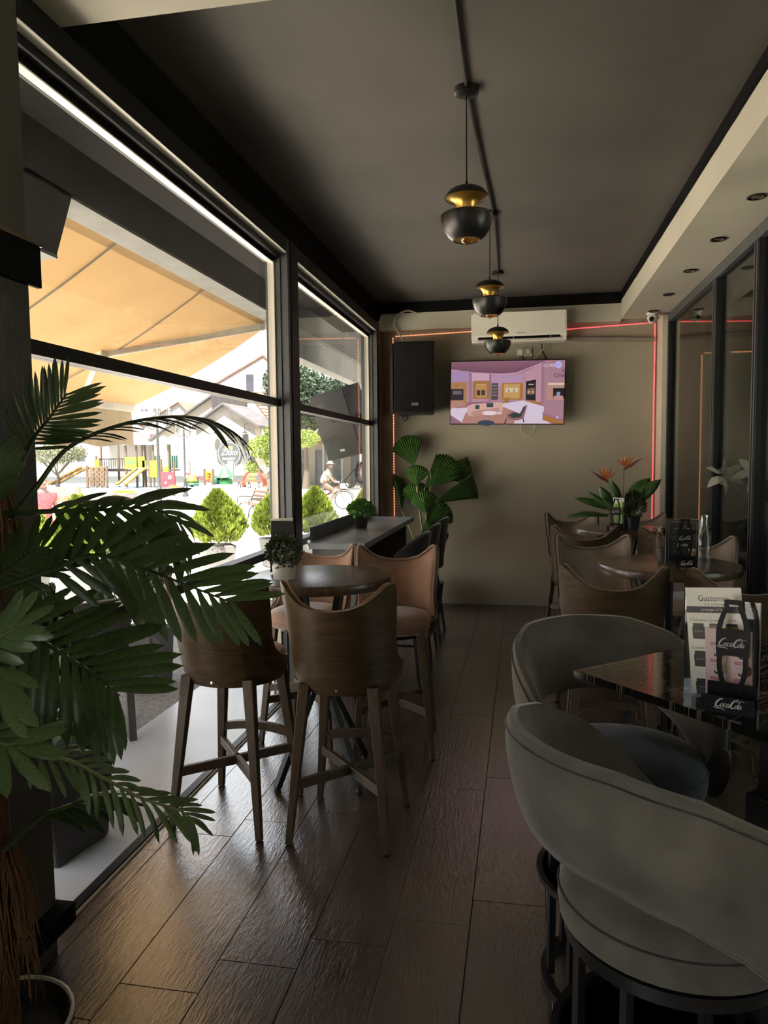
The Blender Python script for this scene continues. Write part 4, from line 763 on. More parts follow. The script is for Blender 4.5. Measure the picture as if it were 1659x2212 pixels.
for a in (((-1.07, 7.45, 1.450), (-1.19, 7.47, 1.76), .62), ((-1.045, 7.38, 1.255), (-1.055, 7.40, 1.47), .80, .15), ((-.965, 7.40, 1.235), (-.66, 7.44, 1.52), .52), ((-.90, 7.42, 1.39), (-.56, 7.50, 1.58), .17, .9, (0, -.5, .9)),
          ((-.885, 7.30, 1.075), (-.515, 7.34, 1.385), .20, .5, (-.3, -.8, .6)), ((-1.19, 7.38, 1.0), (-1.30, 7.45, 1.38), .22, .8), ((-1.03, 7.42, 1.05), (-1.10, 7.45, 1.29), .75, .1), ((-.93, 7.25, .98), (-.985, 7.27, 1.21), .75, .25), ((-.98, 7.24, .80), (-.72, 7.27, 1.07), .5, .1), ((-.93, 7.20, .93), (-.80, 7.16, .66), .6, .2)): fan_leaf(*a)
B().lathe([(.11, 0), (.13, .02), (.155, .26), (.165, .28), (.15, .28), (.14, .25), (0, .25)], 28).o('pot', 'pot_dark', fp)
# ---------------------------------------------------------------- small pot plants
def bushy(name, label, loc, pot, r, h, zc, n, mat, lf=.018, seed=1, square=False):
    t = thing(name, label, 'plant', loc); g = random.Random(seed)
    if square: B().grid(lambda u, v: (lambda a, q: (math.cos(a)*q*1.35, math.sin(a)*q, v*pot[1]))(2*PI*u, pot[0]*(.88+.12*v)), 28, 3).lathe([(0, pot[1]-.012), (pot[0], pot[1]-.012)], 20, sx=1.3).lathe([(0, 0), (pot[0]*.88, 0)], 20, sx=1.35).o('pot', pot[2], t)
    else: B().lathe([(pot[0]*.75, 0), (pot[0], pot[1]), (pot[0]*.92, pot[1]), (pot[0]*.9, pot[1]-.01), (0, pot[1]-.012)], 24).o('pot', pot[2], t)
    st = B()
    for k in range(14): a = g.uniform(0, 2*PI); st.tube([(0, 0, pot[1]-.015), (math.cos(a)*r*.4, math.sin(a)*r*.4, zc-.01), (math.cos(a)*r*.8, math.sin(a)*r*.8, zc+h*g.uniform(0, .7))], [.002, .0016, .001], 4)
    st.o('stems', 'stem', t); lv = B()
    for k in range(n):
        d = Vector((g.gauss(0, 1), g.gauss(0, 1), g.gauss(0, 1)+.35)).normalized(); q = g.uniform(.55, 1)**.6; p = Vector((d.x*r*q, d.y*r*q, zc+d.z*h*q)); dd = (d+Vector((g.gauss(0, .5), g.gauss(0, .5), g.gauss(0, .5)))).normalized(); sd = dd.orthogonal().normalized()*lf*.3
        lv.add([p, p+dd*lf*.5+sd, p+dd*lf, p+dd*lf*.5-sd], [(0, 1, 2, 3)])
    lv.o('leaves', mat, t, kind='stuff'); return t
bushy('pot_plant', 'small shrubby plant in an oval cream pot on the window table', (-1.085, 3.27, .980), (.043, .075, 'ceramic'), .078, .075, .125, 900, 'leaf_dusk', .02, 1, True)
bushy('counter_plant', 'small leafy green plant in a black pot on the window counter', (-1.225, 5.60, .995), (.055, .085, 'pot_dark'), .10, .055, .145, 620, 'leaf_small', .032, 2)
bushy('berry_plant', 'dark small-leaved plant among the flowers on the farthest round table', (.845, 5.93, .980), (.05, .09, 'pot_dark'), .085, .11, .17, 700, 'leaf_dusk', .022, 3)
t = thing('flower_arrangement', 'arrangement of orange bird of paradise flowers and broad leaves on the farthest round table', 'flowers', (.78, 6.06, .98)); FA = Vector((.78, 6.06, .98))
B().lathe([(.05, 0), (.065, .10), (.07, .16), (.062, .16), (0, .14)], 24).o('pot', 'pot_dark', t)
def broad(ap, tip, wd, nrm=(0, -1, .3)):
    ap, tip = Vector(ap)-FA, Vector(tip)-FA; d = tip-ap; nrm = Vector(nrm); sd = d.cross(nrm).normalized(); nn = sd.cross(d).normalized()
    l = B().grid(lambda u, v: ap+d*u+sd*(2*v-1)*wd*math.sin(PI*min(1, .04+u*.96))**.8+nn*(.03*math.sin(u*3)-.35*abs(2*v-1)*wd), 10, 4).o('leaf', 'leaf_fan', t); l.modifiers.new('t', 'SOLIDIFY').thickness = .001
    B().tube(cat_rom([(0, 0, .12), tuple(Vector((0, 0, .12)).lerp(ap, .6)), tuple(ap)], 4), .004, 5).o('stalk', 'stem', t)
for a in (((.80, 6.02, 1.14), (1.07, 6.08, 1.35), .055), ((.80, 6.06, 1.16), (1.00, 6.15, 1.36), .06), ((.70, 6.02, 1.12), (.40, 5.98, 1.21), .030), ((.66, 5.98, 1.08), (.345, 5.92, 1.07), .045, (0, -.5, 1)), ((.70, 6.0, 1.10), (.50, 6.0, 1.26), .025), ((.72, 6.05, 1.10), (.60, 6.1, 1.30), .04), ((.75, 6.05, 1.12), (.70, 6.1, 1.34), .04), ((.84, 6.05, 1.1), (.93, 6.0, 1.28), .05), ((.74, 5.98, 1.08), (.62, 5.92, 1.20), .035)): broad(*a)
for (x, y, z), tl in (((.775, 6.0, 1.43), 1), ((.66, 6.0, 1.335), -1)):
    p = Vector((x, y, z))-FA; B().tube(cat_rom([(0, 0, .12), tuple(Vector((0, 0, .12)).lerp(p, .6)), tuple(p)], 5), .005, 6).o('flower_stem', 'stem', t)
    fl_ = B().tube([p, p+Vector((tl*.05, -.01, .03)), p+Vector((tl*.13, -.02, .085))], [.009, .013, .002], 7).o('bract', 'flower_bract', t)
    for k, (dx, dz) in enumerate(((-.02, .09), (.015, .10), (.05, .095), (.075, .075), (-.045, .055))):
        B().tube([p+Vector((tl*.02, 0, .02)), p+Vector((tl*dx*.6, -.01, .02+dz*.5)), p+Vector((tl*dx, -.012, .02+dz))], [.004, .009, .001], 5).o('petal', 'flower_orange', t)
# lilies in a glass vase behind the partition
t = thing('lily_vase', 'white lilies with long leaves in a clear vase behind the glass partition', 'flowers', (1.72, 5.55, .90)); 
B().lathe([(.05, 0), (.052, .26), (.049, .26), (.047, .01), (0, .01)], 24).o('vase', 'vase_glass', t)
for (x, y, z) in ((-.16, -.05, .52), (.02, -.1, .47), (.20, -.05, .42), (-.3, .12, .5)):
    p = Vector((x, y, z)); B().tube(cat_rom([(0, 0, .03), tuple(p*.5+Vector((0, 0, .05))), tuple(p)], 5), .004, 5).o('flower_stem', 'stem', t)
    for k in range(6):
        a = k*PI/3+x*5; d = Vector((math.cos(a)*.75, -.5, math.sin(a)*.75)).normalized(); sd = d.orthogonal().normalized()
        l = B().grid(lambda u, v: p+d*u*.17+sd*(2*v-1)*.034*math.sin(PI*min(1, .1+.9*u))+Vector((0, .03*u*u*2, -.02*u*u)), 6, 2).o('petal', 'petal_white', t)
for k in range(9):
    a = k*.7; p = Vector((math.cos(a)*.28, math.sin(a)*.12-.05, .18+.10*math.sin(k*2.1))); B().grid(lambda u, v: Vector((0, 0, .24)).lerp(p, u)+Vector((0, 0, .08*math.sin(PI*u)+(2*v-1)*.028*math.sin(PI*min(1, .05+.95*u)))), 8, 2).o('leaf', 'leaf_fan', t)
tb2 = thing('side_table', 'dark pedestal table behind the glass partition', 'table', (1.72, 5.55, 0)); B().lathe([(0, .87), (.26, .87), (.26, .90), (0, .90)], 32).o('table_top', 'table_wood', tb2); B().cyl((0, 0, .02), (0, 0, .87), .03).o('column', 'black_metal', tb2); B().lathe([(0, 0), (.2, 0), (.2, .015), (.03, .03)], 24).o('base', 'black_metal', tb2)
t = thing('glass_carafe', 'clear glass carafe standing behind the menu on the middle round table', 'carafe', (.945, 4.13, .98)); B().lathe([(.035, 0), (.038, .06), (.036, .12), (.020, .17), (.022, .235), (.020, .235), (.018, .17), (.033, .118), (.035, .06), (.032, .006), (0, .006)], 24).o('glass_body', 'vase_glass', t)
t = thing('dried_flowers', 'small grey pot of dried pale blossom left of the menu on the middle round table', 'flowers', (.725, 4.06, .98)); B().lathe([(.022, 0), (.028, .07), (.025, .07), (0, .06)], 20).o('pot', 'pot_grey', t)
for k in range(7): a = k*.9; B().tube([(0, 0, .05), (math.cos(a)*.02, math.sin(a)*.02, .12), (-.03+math.cos(a)*.05, math.sin(a)*.04, .13+.02*(k % 3))], [.0015, .0015, .004], 5).o('twig', 'fibre', t)
for k in range(6): a = k*PI/3; B().tube([(-.02, -.02, .165), (-.02+.012*math.cos(a), -.02, .165+.012*math.sin(a)), (-.02+.022*math.cos(a), -.024, .165+.022*math.sin(a))], [.002, .004, .001], 5).o('petal', 'petal_white', t)
# ================================================================ OUTDOORS
struct(B().box(-2.17, -1.516, -6, 20, -.45, -.012), 'floor_terrace', 'terrace', smooth=False)
struct(B().box(-3.3, -2.17, -6, 20, -.45, -.06), 'floor_terrace_lower', 'paver', smooth=False)
struct(B().box(-6.4, -3.3, -6, 20, -.45, -.03), 'floor_terrace_paving', 'plaza', smooth=False)
b = struct(B().box(-140, 40, -60, 150, -.7, -.4), 'ground_plaza', 'plaza', smooth=False)
struct(B().box(-60, -21.5, 46.5, 59.5, -.42, -.385), 'ground_playground', 'play_floor', smooth=False)
# building edge outside the glass: concrete beam with a broken stub
cb_ = struct(B().box(-2.28, -2.10, -5, 12, 2.79, 3.5).box(-2.1, -1.55, -5, 12, 3.3, 3.5), 'trim_8', 'concrete', smooth=False)
B().box(-2.281, -2.10, -5, 12, 2.775, 2.79).o('lit_edge', 'concrete_edge', cb_, smooth=False)  # paler strip puts the light caught by the beam's underside into its colour
B().prism([(2.62, 2.80), (2.78, 2.48), (3.14, 2.475), (3.285, 2.80)], -2.275, -2.10, ax=0).o('stub', 'concrete', cb_, smooth=False, recalc=True); B().prism([(2.78, 2.466), (3.145, 2.462), (3.142, 2.478), (2.78, 2.482)], -2.277, -2.098, ax=0).o('lit_edge', 'concrete_edge', cb_, smooth=False, recalc=True)
struct(B().cyl((-1.76, 8.62, -.02), (-1.76, 8.62, 3.3), .03).cyl((-1.76, 8.62, 1.9), (-1.95, 8.42, 1.9), .02), 'trim_11', 'black_metal')
struct(B().box(-2.27, -2.12, 6.7, 12, 2.52, 2.78), 'trim_9', 'concrete_edge', smooth=False)
# the roof above the room keeps the sun out
struct(B().box(-2.3, 4.0, -5, 12, 3.42, 3.6), 'roof', 'concrete', smooth=False)
# awning
aw = thing('awning', 'tan fabric folding-arm awning outside the near street window', 'awning', (-2.28, 4.0, 2.80))
AY0, AY1 = -3.2, 2.66; FX, FZ = -1.43, -.74
def fab(u, v): s_ = v; return (FX*s_, AY0+(AY1-AY0)*u, FZ*s_-.05*math.sin(PI*s_)+.006*math.sin(u*60+s_*9)*math.sin(PI*s_))
f_ = B().grid(fab, 120, 14).o('fabric', 'awning', aw)
for y in (-2.4, -1.2, -.0, 1.2): B().grid(lambda u, v: (FX*u, y-.012+.024*v, FZ*u-.05*math.sin(PI*u)-.008), 14, 1).o('seam', 'seam', f_)
B().grid(lambda u, v: (FX-.01+.02*math.sin(u*40)*v, AY0+(AY1-AY0)*u, FZ-.05-.33*v-.025*v*math.sin(u*57)*.5), 90, 6).o('valance', 'valance', aw)
B().box(FX-.05, FX+.03, AY0, AY1, FZ-.055, FZ+.03).o('front_bar', 'arm_white', aw, smooth=False, bevel=.01); B().cyl((.02, AY0, .02), (.02, AY1, .02), .045).o('roller', 'arm_white', aw)
e1, e2, e3 = Vector((-.02, 2.58, -.04)), Vector((-.80, 1.08, -.47)), Vector((-1.42, 1.78, -.74))
B().bar(e1, e2, .045, .07).o('arm', 'arm_white', aw, bevel=.012); B().bar(e2, e3, .040, .06).o('arm', 'arm_white', aw, bevel=.012); B().obox(e2, (.08, .08, .09)).o('elbow', 'arm_white', aw, bevel=.012); B().obox(e1, (.10, .10, .10)).o('bracket', 'arm_white', aw, bevel=.012)
# thujas in tubs
def conifer(label, loc, hp, wp, h, r, mat='thuja', pot='pot_grey', seed=1, n=3200, grp='thujas in tubs on the terrace'):
    t = thing('potted_thuja', label, 'shrub', loc, .2*seed, grp); g = random.Random(seed)
    B().prism([(-wp*.36, 0), (wp*.36, 0), (wp*.5, hp), (-wp*.5, hp)], -wp*.42, wp*.42).o('tub', pot, t, smooth=False, recalc=True, bevel=.012); B().box(-wp*.42, wp*.42, -wp*.38, wp*.38, hp-.05, hp+.004).o('soil', 'soil', t)
    B().cyl((0, 0, hp-.03), (0, 0, hp+h*.7), .018, .006, 8).o('stem', 'bark', t); lv = B()
    for k in range(n):
        q = g.random()**.8; z = hp+.02+h*q; R = r*(1.0-q**2.4)*(.6+.4*min(1, q*5)); a = g.uniform(0, 2*PI); lob = 1+.22*math.sin(3*a+seed)+.14*math.sin(7*a+q*9); rr = R*lob*g.uniform(.45, 1.0)**.5
        p = Vector((math.cos(a)*rr, math.sin(a)*rr, z)); d = Vector((math.cos(a)*.55, math.sin(a)*.55, .9+g.uniform(-.3, .3))).normalized(); sd = d.cross(Vector((g.gauss(0, 1), g.gauss(0, 1), g.gauss(0, .4)))).normalized(); L_ = g.uniform(.05, .10)
        lv.add([p, p+d*L_*.5+sd*L_*.26, p+d*L_, p+d*L_*.5-sd*L_*.26], [(0, 1, 2, 3)])
    lv.o('foliage', mat, t, kind='stuff')
conifer('bright thuja in a pale square tub, left one seen past the palm trunk edge', (-5.42, 7.30, -.02), .46, .44, .60, .26, seed=1, n=6000)
conifer('bright thuja in a pale square tub behind the palm fronds', (-4.72, 7.25, -.02), .46, .46, .66, .28, seed=2, n=6000)
conifer('tall bright thuja in front of the bench, left of the window post', (-4.02, 9.35, -.02), .42, .42, .68, .32, seed=3, n=6000)
conifer('wide bright thuja hiding the end of the bench beside the window post', (-3.52, 10.3, -.02), .42, .42, .62, .34, seed=4, n=6000)
conifer('bright thuja just right of the window post', (-3.12, 10.95, -.02), .40, .40, .66, .28, seed=5, n=6000)
conifer('paler thuja in front of the cyclist', (-2.75, 13.2, -.02), .40, .40, .58, .28, seed=6, n=6000)
conifer('shaded dark shrub in a black tub just outside the near window', (-1.87, 2.60, -.012), .42, .40, .55, .22, 'thuja_shaded', 'pot_dark', 7, 2400, 'shaded shrubs by the glass')
conifer('shaded dark shrub beside the terrace armchair, under the window bar', (-2.66, 4.80, -.06), .40, .38, .66, .26, 'thuja_shaded', 'pot_dark', 8, 2400, 'shaded shrubs by the glass')
# terrace armchair
t = thing('terrace_armchair', 'dark woven terrace armchair outside the near window', 'chair', (-2.52, 3.72, -.06), .75)
B().box(-.27, .27, -.25, .27, .36, .42).o('seat', 'rattan', t, bevel=.01); B().box(-.25, .25, -.24, .25, .42, .50).o('cushion', 'cushion_grey', t, bevel=.03)
B().grid(lambda u, v: (-.27+.54*u, -.25-.08*v-.05*math.sin(PI*u), .40+.45*v), 10, 5).o('backrest', 'rattan', t).modifiers.new('t', 'SOLIDIFY').thickness = .03
for sx in (-1, 1):
    B().tube(cat_rom([(sx*.29, .24, .0), (sx*.29, .25, .55), (sx*.29, .15, .63), (sx*.29, -.20, .66)], 5), .022, 8).o('armrest', 'rattan', t); B().bar((sx*.27, -.25, .4), (sx*.27, -.30, 0), .04).o('leg', 'rattan', t)
# lamp posts
def lamppost(label, loc, s_=1, arms=4):
    t = thing('lamp_post', label, 'lamp post', loc, .5, 'iron lamp posts on the plaza')
    B().lathe([(.17, 0), (.17, .10), (.12, .16), (.12, .45), (.15, .50), (.09, .58), (.075, .95), (.10, 1.0), (.05, 1.06), (.042, 3.3*s_), (.06, 3.34*s_), (.035, 3.40*s_), (.03, 3.72*s_), (0, 3.75*s_)], 16).o('post', 'iron', t)
    for k in range(arms):
        a = 2*PI*k/arms; c, q = math.cos(a), math.sin(a); pts = [(.03, 3.15), (.16, 3.02), (.30, 3.10), (.33, 3.28), (.24, 3.34), (.20, 3.24), (.30, 3.20), (.40, 3.36)]
        ar = B().tube(cat_rom([(c*r, q*r, z*s_) for r, z in pts], 4), .017, 6).o('arm', 'iron', t); x, y, z = c*.40, q*.40, 3.36*s_
        B().lathe([(.05, 0), (.115, .26), (.125, .28), (.05, .36), (.02, .40), (.02, .44), (0, .46)], 6, (x, y, z)).o('lantern', 'vase_glass', ar); b = B()
        for j in range(6): w_ = 2*PI*j/6; b.cyl((x+.05*math.cos(w_), y+.05*math.sin(w_), z), (x+.118*math.cos(w_), y+.118*math.sin(w_), z+.27), .009, n=5)
        b.lathe([(.125, .27), (.125, .29), (.05, .37), (.015, .42), (0, .47)], 6, (x, y, z)); b.o('lantern_cage', 'iron', ar)
lamppost('iron lamp post with scrolled arms, nearer one in front of the playground', (-12.235, 23.57, -.4)); lamppost('iron lamp post farther back, left of the cream building with the round sign', (-17.93, 37.49, -.4), 1.07, 2)
# planters
t = thing('bowl_planter', 'wide grey concrete bowl planter on the plaza', 'planter', (-17.99, 31.33, -.4)); B().lathe([(.32, 0), (.40, .06), (.58, .42), (.62, .52), (.58, .52), (.5, .44), (0, .44)], 28).o('bowl', 'concrete', t); lv = B(); g = random.Random(5)
for k in range(300): a = g.uniform(0, 2*PI); r = .5*g.random()**.5; p = Vector((r*math.cos(a), r*math.sin(a), .44)); lv.add([p, p+Vector((.05, .02, .1)), p+Vector((g.uniform(-.1, .1), 0, .18*g.random()+.05))], [(0, 1, 2)])
lv.o('plants', 'thuja', t, kind='stuff')
t = thing('urn_planter', 'small stone urn planter between the two lamp posts', 'planter', (-17.48, 35.2, -.4)); B().lathe([(.22, 0), (.22, .08), (.10, .16), (.08, .30), (.26, .46), (.30, .58), (.26, .58), (0, .54)], 20).o('urn', 'concrete', t); lv = B()
for k in range(160): a = g.uniform(0, 2*PI); r = .24*g.random()**.5; p = Vector((r*math.cos(a), r*math.sin(a), .54)); lv.add([p, p+Vector((.04, .02, .07)), p+Vector((g.uniform(-.08, .08), 0, .16*g.random()+.05))], [(0, 1, 2)])
lv.o('plants', 'flower_orange', t, kind='stuff')
# benches
t = thing('park_bench', 'park bench with red-brown slats and curved iron ends behind the thujas', 'bench', (-9.25, 24.3, -.4), -.95)
for k in range(3): B().box(-.85, .85, -.16+k*.14, -.06+k*.14, .42, .455).o('seat_slat', 'bench_wood', t, smooth=False)
for k in range(3): B().obox((0, .30+k*.045, .56+k*.14), (1.7, .03, .10), (.3, 0, 0)).o('back_slat', 'bench_wood', t, smooth=False)
for sx in (-.8, .8): B().tube(cat_rom([(sx, -.28, 0), (sx, -.22, .30), (sx, -.05, .42), (sx, .22, .42), (sx, .30, .60), (sx, .44, .95)], 5), .028, 6).tube(cat_rom([(sx, .42, 0), (sx, .34, .25), (sx, .20, .40)], 5), .028, 6).tube(cat_rom([(sx, -.24, .42), (sx, -.22, .62), (sx, .0, .66), (sx, .33, .62)], 5), .022, 6).o('end_frame', 'iron', t)
t = thing('red_bench', 'low red bench with dark iron legs in front of the orange play hump', 'bench', (-18.75, 49.2, -.4), .1)
for k in range(4): B().box(-.95, .95, -.22+k*.12, -.13+k*.12, .44, .48).o('seat_slat', 'bright_red', t, smooth=False)
for sx in (-.7, 0, .7): B().tube(cat_rom([(sx, -.25, 0), (sx-.05, -.1, .25), (sx, 0, .44)], 4), .035, 6).tube(cat_rom([(sx, .25, 0), (sx+.05, .1, .25), (sx, 0, .44)], 4), .035, 6).o('leg', 'iron', t)
t = thing('play_hump', 'orange ribbed play dome behind the low red bench', 'play equipment', (-18.9, 50.6, -.4)); B().grid(lambda u, v: (math.cos(PI*u)*.75, -.4+.8*v, math.sin(PI*u)*1.15), 16, 3).o('dome', 'bright_red', t).modifiers.new('t', 'SOLIDIFY').thickness = .08
for k in range(3): B().box(-.40+.06*k, .40-.06*k, -.46, -.40, .35+.22*k, .47+.22*k).o('rung', 'play_orange', t)
t = thing('spring_toy', 'green mushroom-like play seat on the playground', 'play equipment', (-23.86, 57.3, -.4)); B().lathe([(.55, 0), (.6, .30), (.5, .42), (.2, .45), (.75, .55), (.55, .75), (.36, 1.15), (.12, 1.38), (0, 1.4)], 18).o('seat', 'bright_green', t); B().lathe([(.3, 0), (.42, .2), (.38, .5), (0, .55)], 14, (-.85, 0, 0)).o('side_ball', 'play_green', t)
t = thing('spring_rocker', 'small yellow-green spring rocker beside the farther lamp post', 'play equipment', (-24.1, 51.5, -.4)); B().lathe([(.35, .25), (.42, .45), (.30, .75), (.1, .95), (0, .97)], 14).o('body', 'lime', t); B().lathe([(.5, .12), (.55, .2), (.5, .28), (.45, .2), (.5, .12)], 18).o('ring', 'play_green', t)
B().tube([(.12*math.cos(k*1.2), .12*math.sin(k*1.2), k*.012) for k in range(24)], .025, 5).o('spring', 'iron', t)
t = thing('see_saw', 'red see-saw beam by the farther lamp post', 'play equipment', (-24.6, 53.5, -.4)); B().bar((-1.0, 0, 1.02), (1.0, 0, .35), .18, .10).o('beam', 'play_red', t); B().cyl((0, -.2, .0), (0, 0, .66), .06).cyl((0, .2, 0), (0, 0, .66), .06).o('support', 'play_wood', t)
t = thing('activity_board', 'yellow play board between two wooden posts', 'play equipment', (-24.2, 54.8, -.4))
for x in (-.36, .36): B().cyl((x, 0, 0), (x, 0, 1.30), .09).o('post', 'play_wood', t)
B().box(-.28, .28, -.03, .03, .30, 1.12).o('panel', 'play_yellow', t); B().box(-.14, .14, -.045, -.03, .40, .50).box(-.14, .14, -.045, -.03, .62, .72).box(-.14, .14, -.045, -.03, .84, .94).box(.05, .14, -.045, -.03, .5, .94).o('figure', 'bright_red', t)
# playground tower
t = thing('playground_tower', 'wooden playground with lime panels, teal roofs and slides', 'playground', (-28, 50.5, -.4))
for x, y, h in ((-2.8, 0, 3.3), (-2.2, 1.4, 3.3), (-.8, 0, 3.3), (.0, 1.4, 3.3), (.05, 0, 3.3), (.65, 0, 3.3), (1.4, 0, 3.2), (2.0, 1.4, 3.2), (2.6, 0, 3.2), (1.1, 0, 2.1), (2.0, 0, 2.1), (2.95, .1, 1.9), (-.2, 1.4, 3.3), (-3.2, 0, 2.4)): B().box(x-.06, x+.06, y-.06, y+.06, 0, h).o('post', 'play_wood', t, smooth=False)
for x0, x1, z0, z1 in ((-.85, .10, 1.40, 2.25), (.20, .75, 1.50, 2.30), (.55, .85, 1.3, 2.0), (1.15, 1.95, .75, 2.0), (2.25, 2.6, 1.1, 1.55), (-3.3, -2.9, 1.55, 2.1)): B().box(x0, x1, -.10, -.05, z0, z1).o('panel', 'lime', t, smooth=False)
for k in range(5): B().box(-.68+.14*k, -.62+.14*k, -.115, -.10, 1.75, 2.05).o('slot', 'play_green', t, smooth=False)
for x0, x1 in ((.7, 1.35), (2.05, 2.75)):
    for k in range(4): B().box(x0+(x1-x0)*k/4, x0+(x1-x0)*(k+.7)/4, 1.2, 1.25, 1.4, 2.35).o('slat', 'play_green', t, smooth=False)
for x0, x1 in ((-1.0, .85), (1.0, 2.8)):
    cx = (x0+x1)/2; B().add([(x0, -.3, 3.15), (x1, -.3, 3.15), (x1, 1.6, 3.15), (x0, 1.6, 3.15), (cx, .65, 3.85)], [(0, 1, 4), (1, 2, 4), (2, 3, 4), (3, 0, 4), (3, 2, 1, 0)]).o('roof', 'roof_teal', t, smooth=False)
B().box(-3.2, 2.8, 0, 1.4, 1.22, 1.34).o('deck', 'play_wood', t, smooth=False); B().box(-3.0, -.8, -.06, 0, 1.34, 1.42).box(-3.0, -.8, -.06, 0, 2.1, 2.18).o('bridge_rail', 'iron', t, smooth=False)
for k in range(12): B().box(-2.9+.18*k, -2.86+.18*k, -.05, -.02, 1.4, 2.12).o('bridge_bar', 'iron', t, smooth=False)
def chute(x, y0, y1, z0, z1, dx, wd, mat, side): 
    s_ = B().grid(lambda u, v: (x+dx*u+(2*v-1)*wd, y0+(y1-y0)*u, z0+(z1-z0)*(u**1.1 if u < .9 else .9**1.1+(u-.9)*.25)), 12, 2).o('slide', mat, t); s_.modifiers.new('t', 'SOLIDIFY').thickness = .04
    for q in (-1, 1): B().tube([(x+dx*i/12+q*wd, y0+(y1-y0)*i/12, .10+z0+(z1-z0)*((i/12)**1.1 if i < 11 else .9**1.1+(i/12-.9)*.25)) for i in range(13)], .09, 6).o('slide_side', side, s_)
chute(.45, -.05, -1.9, 1.35, .12, -.7, .34, 'slide_steel', 'play_orange'); chute(-4.1, .0, -1.0, 1.45, .15, -2.2, .30, 'slide_steel', 'play_orange')
B().box(2.0, 3.1, -.16, -.08, .05, 1.15).o('red_panel', 'play_red', t, smooth=False); B().lathe([(0, 0), (.16, 0), (.16, .02), (0, .02)], 16).o('panel_hole', 'facade_white', t, (2.75, -.17, .75), (PI/2, 0, 0)); B().lathe([(0, 0), (.10, 0), (.10, .02), (0, .02)], 16).o('panel_hole', 'facade_white', t, (2.4, -.17, .35), (PI/2, 0, 0))
t = thing('climbing_frame', 'square wooden climbing frame with a net of blocks', 'play equipment', (-30.5, 49.4, -.4))
for x in (-.78, .78): B().cyl((x, 0, 0), (x, 0, 1.65), .09).o('post', 'play_wood', t)
for i in range(4):
    for j in range(3): B().box(-.58+.42*j, -.24+.42*j, -.06, .06, .16+.36*i, .44+.36*i).o('block', 'play_wood', t, smooth=False)
for i in range(5): B().cyl((-.78, 0, .12+.36*i), (.78, 0, .12+.36*i), .03, n=6).o('rope', 'play_orange', t)
# bed wall and trees
struct(B().box(-36, -24.6, 37.6, 38.2, -.4, .12).box(-22.4, -21.9, 31.5, 33, -.4, -.1), 'trim_10', 'brick', smooth=False)
def tree(label, name, loc, trunk, blobs, n, leaf, mat, seed, grp=None, cat='tree'):
    t = thing(name, label, cat, loc, 0, grp); g = random.Random(seed)
    b = B()
    for pts, r in trunk: b.tube(cat_rom(pts, 4), [r*(1-.6*i/(4*(len(pts)-1))) for i in range(4*(len(pts)-1)+1)], 7)
    b.o('trunk', 'bark', t); lv = B(); tot = sum(q[3]*q[4] for q in blobs)
    for x, y, z, rx, rz in blobs:
        for k in range(int(n*rx*rz/tot)):
            d = Vector((g.gauss(0, 1), g.gauss(0, 1), g.gauss(0, 1))).normalized()*g.uniform(.3, 1)**.45; p = Vector((x+d.x*rx, y+d.y*rx, z+d.z*rz)); u = Vector((g.gauss(0, 1), g.gauss(0, 1), g.gauss(0, 1))).normalized(); v_ = u.orthogonal().normalized(); L_ = leaf*g.uniform(.6, 1.3)
            lv.add([p-u*L_, p+v_*L_*.5, p+u*L_, p-v_*L_*.5], [(0, 1, 2, 3)])
    lv.o('foliage', mat, t, kind='stuff'); return t
tree('small round-headed tree with greyish leaves left of the playground', 'round_tree', (-33.4, 48.9, -.4), [([(0, 0, 0), (.1, 0, .7), (0, 0, 1.4)], .16)]+[([(0, 0, 1.0), (math.cos(k)*.8, math.sin(k)*.6, 1.7), (math.cos(k)*1.7, math.sin(k)*1.2, 2.5)], .07) for k in range(7)], [(0, 0, 2.5, 2.2, .75), (.5, 0, 2.7, 1.8, .6)], 3200, .08, 'tree_dry', 1)
tree('young forked tree with lime leaves beside the window post', 'young_tree', (-12.85, 36.5, -.4), [([(0, 0, 0), (.05, 0, .7), (-.15, 0, 1.1)], .20), ([(-.1, 0, 1.0), (-.5, 0, 1.5), (-.9, 0, 2.2)], .11), ([(-.1, 0, 1.0), (.3, 0, 1.6), (.7, 0, 2.6)], .13)], [(-.85, 0, 1.6, .35, .35), (-.3, 0, 2.6, .75, .6), (.6, 0, 2.9, .9, .8), (.3, 0, 1.9, .5, .5), (2.0, 0, 3.0, .8, .45), (.3, 0, 3.4, .5, .4)], 3400, .085, 'tree_leaf', 2)
for k, (x, y, z, r, lab) in enumerate(((-14.0, 47, 5.2, 2.4, 'broad grey-green tree behind the outdoor loudspeaker, left one'), (-9.2, 44.5, 4.6, 2.2, 'broad grey-green tree behind the outdoor loudspeaker, right one'), (-4.3, 47, 4.2, 2.2, 'distant green tree at the right edge of the far window'))):
    tree(lab, 'plaza_tree', (x, y, -.4), [([(0, 0, 0), (.1, 0, 1.5), (0, 0, 3.5)], .25)], [(0, 0, z+.6, r, r*.85), (-1, .4, z+1.6, r*.8, r*.7), (1.2, -.3, z+.2, r*.8, r*.7)], 6500, .16, 'tree_far', 10+k, 'trees across the plaza')
